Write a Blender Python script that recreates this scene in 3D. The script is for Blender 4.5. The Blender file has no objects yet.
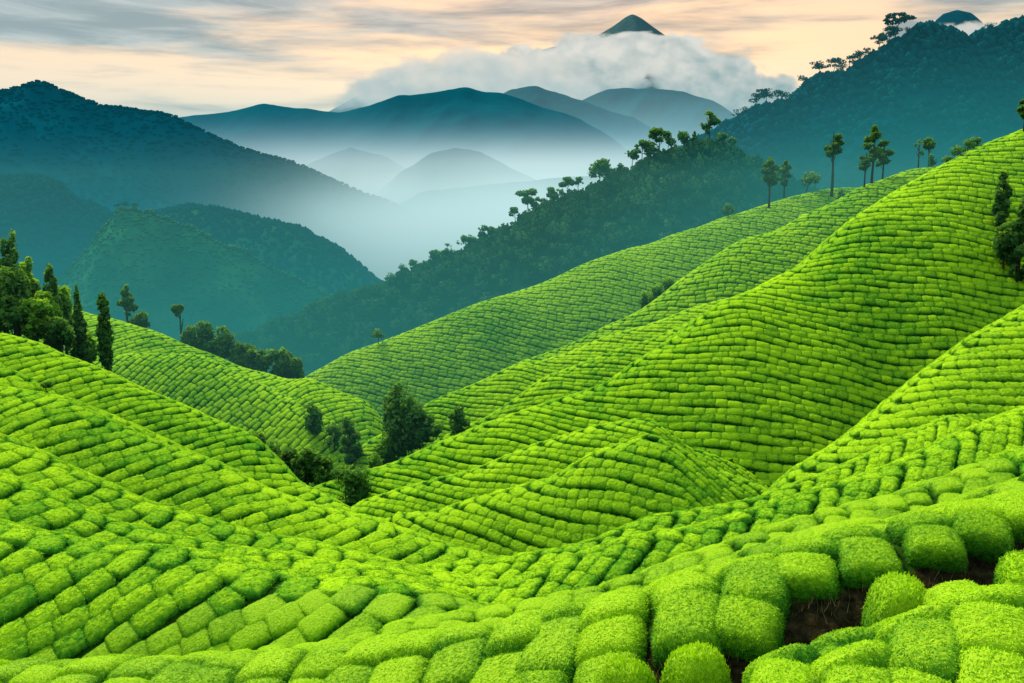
import bpy, math, random
import numpy as np
from mathutils import Matrix, Vector
rng = np.random.default_rng(7)
random.seed(7)
scene = bpy.context.scene
COL = scene.collection
R = math.radians

# ------------------------------------------------------------------ camera
F, CX, CY, HOR = 995.0, 512.0, 341.5, 200.0
PITCH = math.atan((CY - HOR) / F)
cam_d = bpy.data.cameras.new('camera')
cam = bpy.data.objects.new('camera', cam_d)
COL.objects.link(cam)
cam_d.sensor_width = 36.0
cam_d.lens = F / 1024.0 * 36.0
cam_d.clip_start, cam_d.clip_end = 0.5, 60000.0
cam.rotation_euler = (math.pi / 2 - PITCH, 0, 0)
scene.camera = cam
CP, SP = math.cos(PITCH), math.sin(PITCH)

def at(px, py, Y):
    """a point of the place at ground distance Y, from surveyed bearings"""
    u = (CY - py) / F
    y = CP + SP * u
    z = -SP + CP * u
    k = Y / y
    return np.array([(px - CX) / F * k, Y, z * k])

def project(P):
    x, y, z = P[..., 0], P[..., 1], P[..., 2]
    fw = CP * y - SP * z
    up = SP * y + CP * z
    fw = np.maximum(fw, 1e-3)
    return CX + F * x / fw, CY - F * up / fw, fw

# ------------------------------------------------------------------ noise
def _hash(ix, iy, seed):
    h = (ix.astype(np.int64) * 374761393 + iy.astype(np.int64) * 668265263 + seed * 1442695041) & 0xFFFFFFFF
    h = ((h ^ (h >> 13)) * 1274126177) & 0xFFFFFFFF
    h = h ^ (h >> 16)
    return (h & 0xFFFFFF) / float(0xFFFFFF)

def vnoise(x, y, seed=0):
    x = np.asarray(x, float); y = np.asarray(y, float)
    ix, iy = np.floor(x), np.floor(y)
    fx, fy = x - ix, y - iy
    fx = fx * fx * (3 - 2 * fx); fy = fy * fy * (3 - 2 * fy)
    a = _hash(ix, iy, seed); b = _hash(ix + 1, iy, seed)
    c = _hash(ix, iy + 1, seed); d = _hash(ix + 1, iy + 1, seed)
    return (a * (1 - fx) + b * fx) * (1 - fy) + (c * (1 - fx) + d * fx) * fy

def fbm(x, y, seed=0, octv=4):
    s = 0; a = 0.5
    for k in range(octv):
        s = s + a * (vnoise(x, y, seed + k * 17) - 0.5); a *= 0.5
        x = x * 2.03; y = y * 2.03
    return s

def ridged(x, y, seed=0, octv=3):
    s = 0; a = 0.6
    for k in range(octv):
        s = s + a * (1 - np.abs(2 * vnoise(x, y, seed + k * 13) - 1)); a *= 0.45
        x = x * 2.1; y = y * 2.1
    return s

# ------------------------------------------------------------------ mesh helpers
def mesh_from(name, V, Fq, mats, smooth=True, attr=None, Ft=None, matidx=None):
    """V (n,3); Fq (m,4) quads; Ft (k,3) triangles"""
    me = bpy.data.meshes.new(name)
    V = np.asarray(V, np.float32)
    nq = 0 if Fq is None else len(Fq)
    nt = 0 if Ft is None else len(Ft)
    me.vertices.add(len(V)); me.vertices.foreach_set('co', V.ravel())
    loops = []
    if nq: loops.append(np.asarray(Fq, np.int32).ravel())
    if nt: loops.append(np.asarray(Ft, np.int32).ravel())
    loops = np.concatenate(loops)
    me.loops.add(len(loops)); me.loops.foreach_set('vertex_index', loops)
    me.polygons.add(nq + nt)
    st = np.concatenate([np.arange(nq) * 4, nq * 4 + np.arange(nt) * 3]).astype(np.int32)
    me.polygons.foreach_set('loop_start', st)
    me.polygons.foreach_set('use_smooth', np.full(nq + nt, smooth))
    for m in (mats if isinstance(mats, (list, tuple)) else [mats]): me.materials.append(m)
    if matidx is not None: me.polygons.foreach_set('material_index', np.asarray(matidx, np.int32))
    if attr is not None:
        for k, v in attr.items():
            a = me.attributes.new(k, 'FLOAT', 'POINT')
            a.data.foreach_set('value', np.asarray(v, np.float32))
    me.update(calc_edges=True)
    return me

def link(name, me, parent=None, label=None, category=None, group=None, kind=None):
    o = bpy.data.objects.new(name, me)
    COL.objects.link(o)
    if parent is not None: o.parent = parent
    if label: o['label'] = label
    if category: o['category'] = category
    if group: o['group'] = group
    if kind: o['kind'] = kind
    return o

def grid_faces(nu, nv, off=0):
    i = np.arange(nu - 1)[:, None] * nv + np.arange(nv - 1)[None, :]
    i = i.ravel() + off
    return np.stack([i, i + nv, i + nv + 1, i + 1], 1)

# ------------------------------------------------------------------ materials
def new_mat(name):
    m = bpy.data.materials.new(name); m.use_nodes = True
    nt = m.node_tree; nt.nodes.clear()
    return m, nt, nt.nodes, nt.links

def N(nodes, t, **kw):
    n = nodes.new(t)
    for k, v in kw.items():
        if k.startswith('i_'):
            key = k[2:]
            n.inputs[int(key) if key.isdigit() else key].default_value = v
        else: setattr(n, k, v)
    return n

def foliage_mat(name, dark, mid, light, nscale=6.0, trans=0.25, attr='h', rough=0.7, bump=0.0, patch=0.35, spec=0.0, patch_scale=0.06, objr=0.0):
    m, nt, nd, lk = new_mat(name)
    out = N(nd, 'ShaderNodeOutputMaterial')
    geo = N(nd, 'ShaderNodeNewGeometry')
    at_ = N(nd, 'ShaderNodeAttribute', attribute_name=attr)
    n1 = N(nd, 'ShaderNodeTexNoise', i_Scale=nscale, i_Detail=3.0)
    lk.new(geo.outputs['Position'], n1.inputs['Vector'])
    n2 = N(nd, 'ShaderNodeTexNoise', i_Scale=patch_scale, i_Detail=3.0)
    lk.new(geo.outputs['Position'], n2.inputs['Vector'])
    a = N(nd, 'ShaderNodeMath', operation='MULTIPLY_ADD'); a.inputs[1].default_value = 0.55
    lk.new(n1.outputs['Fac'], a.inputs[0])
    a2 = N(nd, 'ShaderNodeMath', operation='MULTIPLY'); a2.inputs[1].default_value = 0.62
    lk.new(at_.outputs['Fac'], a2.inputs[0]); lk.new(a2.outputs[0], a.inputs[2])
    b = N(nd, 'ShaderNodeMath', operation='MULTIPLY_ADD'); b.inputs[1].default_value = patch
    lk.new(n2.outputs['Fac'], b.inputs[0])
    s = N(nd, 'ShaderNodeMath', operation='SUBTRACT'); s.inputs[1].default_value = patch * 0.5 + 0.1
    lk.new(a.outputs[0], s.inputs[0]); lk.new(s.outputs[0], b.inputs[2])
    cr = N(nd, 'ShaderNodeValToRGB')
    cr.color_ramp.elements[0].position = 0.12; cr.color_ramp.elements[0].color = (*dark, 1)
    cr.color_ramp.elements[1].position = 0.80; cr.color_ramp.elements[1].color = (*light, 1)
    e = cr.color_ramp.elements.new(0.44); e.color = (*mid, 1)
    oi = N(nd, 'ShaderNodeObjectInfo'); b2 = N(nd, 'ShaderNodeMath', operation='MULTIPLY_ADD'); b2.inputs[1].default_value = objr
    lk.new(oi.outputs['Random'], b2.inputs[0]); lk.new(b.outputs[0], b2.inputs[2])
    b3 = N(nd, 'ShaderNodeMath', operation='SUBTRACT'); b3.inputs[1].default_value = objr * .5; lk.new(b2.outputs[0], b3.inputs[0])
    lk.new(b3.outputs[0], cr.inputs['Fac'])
    p = N(nd, 'ShaderNodeBsdfPrincipled', i_Roughness=rough)
    p.inputs['Specular IOR Level'].default_value = spec
    if spec == 0: p.inputs['Roughness'].default_value = 1.0
    lk.new(cr.outputs['Color'], p.inputs['Base Color'])
    sh = p.outputs[0]
    if bump > 0:
        bn = N(nd, 'ShaderNodeTexNoise', i_Scale=nscale * 1.6, i_Detail=4.0)
        lk.new(geo.outputs['Position'], bn.inputs['Vector'])
        bp = N(nd, 'ShaderNodeBump', i_Strength=1.0, i_Distance=bump)
        lk.new(bn.outputs['Fac'], bp.inputs['Height']); lk.new(bp.outputs[0], p.inputs['Normal'])
    if trans > 0:
        tr = N(nd, 'ShaderNodeBsdfTranslucent')
        hs = N(nd, 'ShaderNodeMix', data_type='RGBA', blend_type='MULTIPLY')
        hs.inputs['Factor'].default_value = 1.0
        lk.new(cr.outputs['Color'], hs.inputs['A']); hs.inputs['B'].default_value = (1.5, 1.35, 0.5, 1)
        lk.new(hs.outputs['Result'], tr.inputs['Color'])
        mx = N(nd, 'ShaderNodeMixShader'); mx.inputs[0].default_value = trans
        lk.new(sh, mx.inputs[1]); lk.new(tr.outputs[0], mx.inputs[2]); sh = mx.outputs[0]
    lk.new(sh, out.inputs['Surface'])
    return m

def ground_mat(name, c1, c2, scale, c3=None, bump=0.0, rough=0.9):
    m, nt, nd, lk = new_mat(name)
    out = N(nd, 'ShaderNodeOutputMaterial')
    geo = N(nd, 'ShaderNodeNewGeometry')
    n1 = N(nd, 'ShaderNodeTexNoise', i_Scale=scale, i_Detail=6.0, i_Roughness=0.62)
    lk.new(geo.outputs['Position'], n1.inputs['Vector'])
    cr = N(nd, 'ShaderNodeValToRGB')
    cr.color_ramp.elements[0].position = 0.32; cr.color_ramp.elements[0].color = (*c1, 1)
    cr.color_ramp.elements[1].position = 0.68; cr.color_ramp.elements[1].color = (*c2, 1)
    if c3:
        e = cr.color_ramp.elements.new(0.5); e.color = (*c3, 1)
    lk.new(n1.outputs['Fac'], cr.inputs['Fac'])
    p = N(nd, 'ShaderNodeBsdfPrincipled', i_Roughness=rough)
    p.inputs['Specular IOR Level'].default_value = 0.0
    lk.new(cr.outputs['Color'], p.inputs['Base Color'])
    if bump:
        bp = N(nd, 'ShaderNodeBump', i_Strength=0.9, i_Distance=bump)
        lk.new(n1.outputs['Fac'], bp.inputs['Height']); lk.new(bp.outputs[0], p.inputs['Normal'])
    lk.new(p.outputs[0], out.inputs['Surface'])
    return m

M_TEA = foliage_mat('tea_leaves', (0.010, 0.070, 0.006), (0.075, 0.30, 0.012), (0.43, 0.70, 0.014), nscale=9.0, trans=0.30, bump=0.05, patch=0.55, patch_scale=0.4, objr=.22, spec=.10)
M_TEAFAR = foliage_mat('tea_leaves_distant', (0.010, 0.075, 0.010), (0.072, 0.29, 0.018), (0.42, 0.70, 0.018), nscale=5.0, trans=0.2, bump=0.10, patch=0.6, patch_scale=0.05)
M_TERR = ground_mat('plantation_ground', (0.010, 0.030, 0.003), (0.024, 0.070, 0.006), 1.5, bump=0.1)
M_SOIL = ground_mat('gully_soil', (0.008, 0.006, 0.003), (0.046, 0.032, 0.015), 5.0, (0.020, 0.016, 0.007), bump=0.12)
M_TREE = foliage_mat('tree_leaves', (0.016, 0.065, 0.024), (0.055, 0.17, 0.045), (0.17, 0.33, 0.06), nscale=1.3, trans=0.42)
M_TREEL = foliage_mat('light_tree_leaves', (0.03, 0.10, 0.02), (0.11, 0.28, 0.035), (0.30, 0.52, 0.05), nscale=1.0, trans=0.42)
M_FOREST = foliage_mat('forest_leaves', (0.008, 0.040, 0.022), (0.028, 0.100, 0.042), (0.10, 0.22, 0.06), nscale=0.12, trans=0.1, patch=0.5, patch_scale=0.02)
M_FARF = foliage_mat('far_forest_leaves', (0.001, 0.030, 0.040), (0.0015, 0.045, 0.058), (0.002, 0.060, 0.070), nscale=0.03, trans=0.0, patch=0.5, patch_scale=0.004)  # crowns matched to the slopes, haze teal included in the leaf colour
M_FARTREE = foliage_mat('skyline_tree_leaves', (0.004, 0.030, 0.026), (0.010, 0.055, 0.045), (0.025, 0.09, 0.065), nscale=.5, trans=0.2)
M_BARK = ground_mat('bark', (0.020, 0.016, 0.012), (0.075, 0.060, 0.045), 6.0)
M_TWIG = ground_mat('tea_twigs', (0.012, 0.008, 0.005), (0.050, 0.032, 0.018), 20.0)
M_DRY = ground_mat('dry_grass', (0.10, 0.075, 0.025), (0.28, 0.21, 0.08), 8.0)
M_HILL = ground_mat('grassy_hill', (0.005, 0.085, 0.050), (0.07, 0.26, 0.08), 0.03, (0.020, 0.14, 0.070), bump=2.0)
M_SCRUB = foliage_mat('hill_scrub', (0.005, 0.070, 0.040), (0.022, 0.14, 0.065), (0.075, 0.25, 0.085), nscale=.15, trans=.05, patch=.5, patch_scale=.03)
M_MOUNT = ground_mat('mountain_slope', (0.001, 0.032, 0.055), (0.002, 0.066, 0.092), 0.010, bump=6.0)  # teal of distance haze mixed into the slope colour
M_CMOUNT = ground_mat('central_mountain', (0.0003, 0.055, 0.085), (0.0006, 0.085, 0.115), 0.004, bump=8.0)  # haze over the central range given as a teal tint in the colour
M_FMOUNT = ground_mat('distant_mountain', (0.035, 0.085, 0.095), (0.055, 0.11, 0.12), 0.006)  # paleness of far haze put into the base colour

# ------------------------------------------------------------------ the plantation's hills (analytic)
class Hill:
    def __init__(s, name, pts, phi=0., mf=0.5, rf=2.0, mb=0.6, rb=1.5, beta=60, pitch=1.25, length=1.5,
                 tf=40, tb=-4, ends=(0.5, 0.5), hgt=0.7, smooth=1.0, gap=0.03, lump=0.12):
        s.name = name; s.mf, s.rf, s.mb, s.rb = mf, rf, mb, rb
        s.beta, s.pitch, s.length, s.tf, s.tb, s.hgt, s.gap, s.lump = R(beta), pitch, length, tf, tb, hgt, gap, lump
        ph = R(phi); s.d = np.array([math.sin(ph), -math.cos(ph)]); s.e = np.array([math.cos(ph), math.sin(ph)])
        P = np.array([at(*p) for p in pts])
        ee = P[:, :2] @ s.e; dd = P[:, :2] @ s.d; zz = P[:, 2] - hgt * 0.8
        o = np.argsort(ee); ee, dd, zz = ee[o], dd[o], zz[o]
        L = ee[-1] - ee[0]; ext = 60.0
        n = 900
        ge = np.linspace(ee[0], ee[-1], n)
        gd = np.interp(ge, ee, dd); gz = np.interp(ge, ee, zz)
        w = max(3, int(n / len(pts) * 0.55 * smooth)) | 1
        k = np.hanning(w + 2)[1:-1]; k /= k.sum()
        def sm(a):
            pa = np.concatenate([2 * a[0] - a[1:w // 2 + 1][::-1], a, 2 * a[-1] - a[-w // 2:-1][::-1]])
            return np.convolve(pa, k, 'same')[w // 2:w // 2 + len(a)]
        gd, gz = sm(gd), sm(gz)
        q = np.linspace(0, ext, 120)[1:]
        def endz(z, sl): return z - sl * (np.sqrt(q * q + 4) - 2)
        s.ge = np.concatenate([ge[0] - q[::-1], ge, ge[-1] + q])
        s.gd = np.concatenate([np.full(len(q), gd[0]), gd, np.full(len(q), gd[-1])])
        s.gz = np.concatenate([endz(gz[0], ends[0])[::-1], gz, endz(gz[-1], ends[1])])
        dS = np.sqrt(np.diff(s.ge) ** 2 + np.diff(s.gd) ** 2 + np.diff(s.gz) ** 2)
        s.S = np.concatenate([[0], np.cumsum(dS)])
        s.e0, s.e1 = ee[0], ee[-1]
    def prof(s, t):
        f = s.mf * (np.sqrt(t * t + s.rf ** 2) - s.rf); b = s.mb * (np.sqrt(t * t + s.rb ** 2) - s.rb)
        return np.where(t > 0, f, b)
    def height(s, x, y):
        e = x * s.e[0] + y * s.e[1]; d = x * s.d[0] + y * s.d[1]
        dc = np.interp(e, s.ge, s.gd); zc = np.interp(e, s.ge, s.gz)
        z = zc - s.prof(d - dc)
        return z + s.lump * np.sin(e * 0.55 + s.e0) * np.cos(d * 0.42 + 1.3) 
    def u(s, x, y):
        e = x * s.e[0] + y * s.e[1]; t = x * s.d[0] + y * s.d[1] - np.interp(e, s.ge, s.gd)
        ts = np.linspace(s.tb - 3, s.tf + 3, 400)
        T = np.concatenate([[0], np.cumsum(np.sqrt(np.diff(ts) ** 2 + np.diff(s.prof(ts)) ** 2))]); T -= np.interp(0, ts, T)
        T = np.interp(t, ts, T)
        return math.cos(s.beta) * np.interp(e, s.ge, s.S) + math.sin(s.beta) * (np.sqrt(T * T + 1.44) - 1.2)
    def xy(s, e, t):
        d = np.interp(e, s.ge, s.gd) + t
        return e[..., None] * s.e + d[..., None] * s.d

HILLS = [
 Hill('front_knoll', [(690,712,12.6),(724,690,12.8),(797,650,13.4),(876,633,14.0),(911,617,14.3),(947,595,14.6),(988,568,15),(1040,546,15.4),(1150,520,16)],
      phi=-18, mf=0.42, rf=1.2, mb=1.5, rb=.4, beta=18, pitch=1.15, length=1, tb=-0.35, tf=9, ends=(.5, .0), hgt=0.52, lump=.03),
 Hill('front_inner_knoll', [(740,712,11.0),(800,690,11.2),(880,645,11.6),(941,609,12),(1024,582,12.3),(1150,560,12.6)],
      phi=-18, mf=0.42, rf=.8, mb=.9, rb=.5, beta=18, pitch=1.15, length=1, tb=-1.2, tf=9, ends=(.5, .0), hgt=0.52, lump=.03),
 Hill('front_ridge', [(-120,676,25),(0,671,24),(250,660,22.5),(420,641,21),(500,630,20),(560,618,19.4),(620,602,18.9),(664,590,18.6),(690,580,18.5),(764,561,18.6),(827,540,18.9),(882,531,19.2),(929,517,19.6),(1024,498,20.3),(1150,478,21)],
      phi=-12, mf=0.52, rf=1.0, mb=.6, rb=1.0, beta=8, pitch=1.28, length=1.1, tf=14, tb=-2.5, ends=(0, 0), hgt=0.54, lump=.04),
 Hill('second_ridge', [(300,652,26),(400,629,26),(500,613,26),(588,593,26),(655,571,26),(728,545,26.5),(788,527,27),(856,505,28),(900,498,28),(935,484,28.5),(1024,453,29),(1150,420,30)],
      phi=-10, mf=0.737, rf=2.28, mb=.6, rb=1.2, beta=25, pitch=0.85, length=0.95, tf=14, tb=-2.5, ends=(.4, 0), hgt=0.357, lump=.05),
 Hill('right_low_spur', [(900,520,24),(958,505,24),(1024,482,24.5),(1150,450,25)], phi=-10, mf=0.737, rf=1.9, mb=.6, rb=1., beta=25, pitch=0.85, length=0.95, tf=8, tb=-2, ends=(.5, 0), hgt=0.357, lump=.04),
 Hill('third_ridge', [(420,612,34),(500,588,34),(560,565,34),(626,540,34),(705,527,35),(777,505,36),(841,483,37),(911,459,38),(958,436,39),(1024,410,41),(1150,365,43)],
      phi=-10, mf=0.737, rf=3.04, mb=.6, rb=1.5, beta=40, hgt=0.295, pitch=0.76, length=0.92, tf=14, tb=-3, ends=(.4, 0), lump=.06),
 Hill('fourth_ridge', [(420,568,45),(500,560,45),(588,544,45),(646,520,46),(705,509,47),(760,498,48),(800,484,49),(850,463,51),(900,440,53),(953,415,56),(985,420,57)],
      phi=-8, mf=0.737, rf=3.8, mb=.7, rb=1.5, beta=45, hgt=0.295, pitch=0.72, length=0.874, tf=18, tb=-3, ends=(.3, .5), lump=.06),
 Hill('left_front_face', [(-140,510,36),(-60,518,35),(0,531,34),(67,543,33.5),(117,552,33),(155,552,32.5),(223,562,31.5),(300,578,30.5),(377,585,29.5),(447,600,28.5),(500,622,28)],
      phi=8, mf=0.915, rf=3.04, mb=.5, rb=1.5, beta=52, hgt=0.295, pitch=0.76, length=1.058, tf=16, tb=-3, ends=(.0, .5), lump=.10),
 Hill('left_second_spur', [(-140,440,42),(0,478,41),(40,494,40.5),(88,517,40),(110,526,39.5),(160,536,39),(250,552,38),(350,572,36)],
      phi=10, mf=0.737, rf=3.04, mb=.5, rb=1.5, beta=45, hgt=0.295, pitch=0.76, length=1.058, tf=16, tb=-3, ends=(.0, .4), lump=.08),
 Hill('left_third_spur', [(-140,395,51),(-40,425,50),(0,438,49),(38,456,48),(88,479,47),(150,508,46),(205,521,45),(250,533,44.5),(319,546,43.5),(365,559,43),(442,577,42),(509,588,41),(560,600,40)],
      phi=10, mf=0.737, rf=3.42, mb=.5, rb=1.5, beta=45, hgt=0.295, pitch=0.76, length=1.104, tf=18, tb=-3, ends=(.0, .4), lump=.08),
 Hill('left_main_slope', [(-160,345,70),(0,386,67),(30,391,66),(59,399,65),(117,427,63),(158,444,62),(234,471,60),(260,486,59),(319,509,58),(377,521,57),(436,542,56),(471,555,55),(500,563,54)],
      phi=12, mf=0.885, rf=4.94, mb=.5, rb=2., beta=50, hgt=0.279, pitch=0.72, length=1.196, tf=28, tb=-4, ends=(.0, .4), lump=.12),
 Hill('left_small_spur', [(-120,345,72),(0,367,71),(29,379,70.5),(42,394,70)], phi=12, mf=0.737, rf=2.85, mb=.5, rb=1.5, beta=50, hgt=0.279, pitch=0.72, length=1.196, tf=10, tb=-3, ends=(0, .6), lump=.08),
 Hill('left_rear_slope', [(-160,300,103),(0,333,98),(40,345,97),(90,366,95),(111,374,94),(164,397,92),(205,415,90),(249,434,88),(278,460,86),(300,484,84),(330,500,82),(352,512,81)],
      phi=12, mf=0.885, rf=5.7, mb=.5, rb=2., beta=50, hgt=0.271, pitch=0.72, length=1.196, tf=34, tb=-4, ends=(.0, .5), lump=.15),
 Hill('left_far_hill', [(-40,285,165),(60,305,160),(111,319,156),(146,329,154),(205,352,150),(249,370,147),(289,380,144),(310,379,143),(348,394,142),(368,402,141),(385,425,140)],
      phi=10, mf=0.915, rf=7.6, mb=.5, rb=3., beta=50, hgt=0.271, pitch=0.68, length=1.472, tf=60, tb=-5, ends=(.0, .6), lump=.15),
 Hill('left_far_spur', [(190,352,146),(225,366,143),(262,385,139),(290,398,136),(302,408,134)], phi=18, mf=0.885, rf=5.7, mb=.6, rb=3., beta=40, hgt=0.271, pitch=0.68, length=1.472, tf=40, tb=-5, ends=(.0, .9), lump=.2),
 Hill('centre_spur', [(385,522,71),(400,513,70),(428,512,69.5),(512,490,69),(555,478,69),(597,453,69),(639,438,69),(655,434,69),(681,446,68.5),(712,467,68),(772,490,67),(810,500,66)],
      phi=14, mf=1.106, rf=3.8, mb=.7, rb=1.5, beta=125, hgt=0.279, pitch=0.76, length=1.012, tf=26, tb=-3, ends=(.5, .5), lump=.12, smooth=.7),
 Hill('centre_rear_spur', [(345,512,82),(365,499,82),(400,489,82),(470,471,82),(540,443,82),(597,425,82),(646,419,82),(660,424,82),(690,448,81)],
      phi=10, mf=1.032, rf=3.8, mb=.7, rb=1.5, beta=120, hgt=0.279, pitch=0.64, length=0.874, tf=20, tb=-3, ends=(.5, .6), lump=.12, smooth=.7),
 Hill('right_foot_slope', [(770,498,58),(800,470,60),(850,437,63),(890,405,66),(930,370,69),(980,335,72),(1024,308,75),(1150,235,80)],
      phi=5, mf=0.811, rf=3.8, mb=.7, rb=1.5, beta=120, hgt=0.271, pitch=0.64, length=1.012, tf=16, tb=-2.5, ends=(.5, 0), lump=.1),
 Hill('great_slope', [(340,482,93),(360,472,93),(401,460,93),(447,443,93),(494,420,93),(568,397,93),(611,383,93),(646,358,93.5),(681,335,94.5),(724,302,97),(762,287,99),(800,268,102),(823,249,104),(865,214,107),(900,190,110),(947,164,113),(988,143,116),(1024,129,118),(1150,85,122)],
      phi=16, mf=1.062, rf=5.7, mb=.6, rb=2., beta=128, hgt=0.271, pitch=0.68, length=1.15, tf=60, tb=-4, ends=(.5, .0), lump=.2, smooth=.8),
 Hill('right_middle_spur', [(480,422,112),(512,403,112),(551,374,112),(597,358,113),(646,341,114),(700,318,116),(760,300,118)],
      phi=12, mf=0.885, rf=4.75, mb=.6, rb=2., beta=125, hgt=0.271, pitch=0.64, length=1.104, tf=30, tb=-4, ends=(.6, .1), lump=.15),
 Hill('right_rear_spur', [(395,432,128),(427,403,127),(465,388,126),(512,367,126),(540,362,126),(597,341,127),(660,320,128),(720,300,130),(800,275,132)],
      phi=12, mf=0.885, rf=4.75, mb=.6, rb=2., beta=125, hgt=0.271, pitch=0.64, length=1.104, tf=30, tb=-4, ends=(.6, .1), lump=.15),
 Hill('upper_ridge', [(530,360,152),(600,331,152),(632,315,152),(667,293,153),(714,256,156),(744,240,158),(785,226,160),(841,198,164),(865,186,166),(911,169,170),(950,165,173),(1010,172,176)],
      phi=14, mf=1.032, rf=5.7, mb=.6, rb=2., beta=128, hgt=0.271, pitch=0.68, length=1.472, tf=60, tb=-5, ends=(.6, .4), lump=.2),
 Hill('rear_ridge', [(270,402,205),(304,378,205),(348,353,205),(392,338,206),(436,320,208),(480,302,210),(533,287,213),(603,256,217),(644,245,220),(720,219,225),(783,199,230),(818,190,233),(850,187,236),(920,188,240)],
      phi=10, mf=1.106, rf=7.6, mb=.6, rb=3., beta=125, hgt=0.271, pitch=0.72, length=1.656, tf=80, tb=-6, ends=(.6, .3), lump=.15),
]
HD = {h.name: h for h in HILLS}
FLOOR_Z = -62.0
def terrain(x, y, skip=None):
    z = np.full(np.shape(x), FLOOR_Z)
    for h in HILLS:
        if h is skip: continue
        z = np.maximum(z, h.height(x, y))
    return z

# terrain sheets (a finer one near the camera, a coarser one behind it), butted at y=70
def terrain_sheet(name, x0, x1, y0, y1, step, mat):
    nx, ny = int((x1 - x0) / step) + 1, int((y1 - y0) / step) + 1
    X, Y = np.meshgrid(np.linspace(x0, x1, nx), np.linspace(y0, y1, ny), indexing='ij')
    Z = terrain(X, Y)
    V = np.stack([X, Y, Z], -1).reshape(-1, 3)
    me = mesh_from(name, V, grid_faces(nx, ny), mat)
    return link(name, me, kind='structure')
def soil_mask(x, y):
    hr, hk = HD['front_ridge'], HD['front_knoll']
    Z = np.stack([h.height(x, y) for h in HILLS]); am = Z.argmax(0)
    ir, ik = [HILLS.index(h) for h in (hr, hk)]
    def tt(h): return x * h.d[0] + y * h.d[1] - np.interp(x * h.e[0] + y * h.e[1], h.ge, h.gd)
    qx, _, _ = project(np.stack([x, y, Z.max(0)], -1))
    return ((am == ir) & (tt(hr) > .9) & (qx > 590)) | ((am == ik) & (tt(hk) < -.25))
def front_sheet(x0, x1, y0, y1, step):
    nx, ny = int((x1 - x0) / step) + 1, int((y1 - y0) / step) + 1
    X, Y = np.meshgrid(np.linspace(x0, x1, nx), np.linspace(y0, y1, ny), indexing='ij')
    so = soil_mask(X, Y); Z = terrain(X, Y) + np.where(so, fbm(X * 2.2, Y * 2.2, 4, 4) * .22, 0)
    fq = grid_faces(nx, ny); mi = so.ravel()[fq].mean(1) > .5
    link('plantation_ground', mesh_from('plantation_ground', np.stack([X, Y, Z], -1).reshape(-1, 3), fq, [M_TERR, M_SOIL], matidx=mi.astype(int)), kind='structure')
    return X[so], Y[so], Z[so]
SOIL = front_sheet(-32, 32, 4, 34, 0.15)
terrain_sheet('plantation_ground', -70, -32, -4, 70, 0.35, M_TERR)
terrain_sheet('plantation_ground', 32, 80, -4, 70, 0.35, M_TERR)
terrain_sheet('plantation_ground', -32, 32, 34, 70, 0.35, M_TERR)
terrain_sheet('plantation_ground', -32, 32, -4, 4, 0.35, M_TERR)
terrain_sheet('plantation_ground', -190, 240, 70, 330, 0.9, M_TERR)

# ------------------------------------------------------------------ tea bushes
def pillow(G, seed, rough=0.0, k0=.13, ex=7, ey=4):
    """a clipped bush: unit pillow, x along the row, y across, z up; skirt turned in under"""
    a = np.linspace(-1, 1, G); a = np.sin(a * math.pi / 2) * 0.7 + a * 0.3
    X, Y = np.meshgrid(a, a, indexing='ij')
    k = 1 - k0 * (X * Y) ** 2
    Z = (np.clip(1 - np.abs(X) ** ex, 0, 1) * np.clip(1 - np.abs(Y) ** ey, 0, 1)) ** 0.5 * (1 - .07 * X * X - .10 * Y * Y)
    px, py = X * k * 0.5, Y * k * 0.5
    V = np.stack([px, py, Z], -1).reshape(-1, 3)
    r = np.random.default_rng(seed)
    if rough:
        V += r.normal(0, rough, V.shape) * np.array([.6, .6, 1])
    # skirt
    idx = np.arange(G * G).reshape(G, G)
    ring = np.concatenate([idx[0, :-1], idx[:-1, -1], idx[-1, :0:-1], idx[:0:-1, 0]])
    s1 = V[ring] * np.array([1.02, 1.02, 1]) + np.array([0, 0, -0.35]); s2 = V[ring] * np.array([.7, .7, 1]) + np.array([0, 0, -0.9])
    n0 = len(V); m = len(ring)
    V = np.concatenate([V, s1, s2])
    f = [grid_faces(G, G)]
    A, B, C = ring, n0 + np.arange(m), n0 + m + np.arange(m)
    f.append(np.stack([A, np.roll(A, -1), np.roll(B, -1), B], 1)); f.append(np.stack([B, np.roll(B, -1), np.roll(C, -1), C], 1))
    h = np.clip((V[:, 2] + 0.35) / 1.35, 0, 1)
    return V, np.concatenate(f), h

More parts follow.
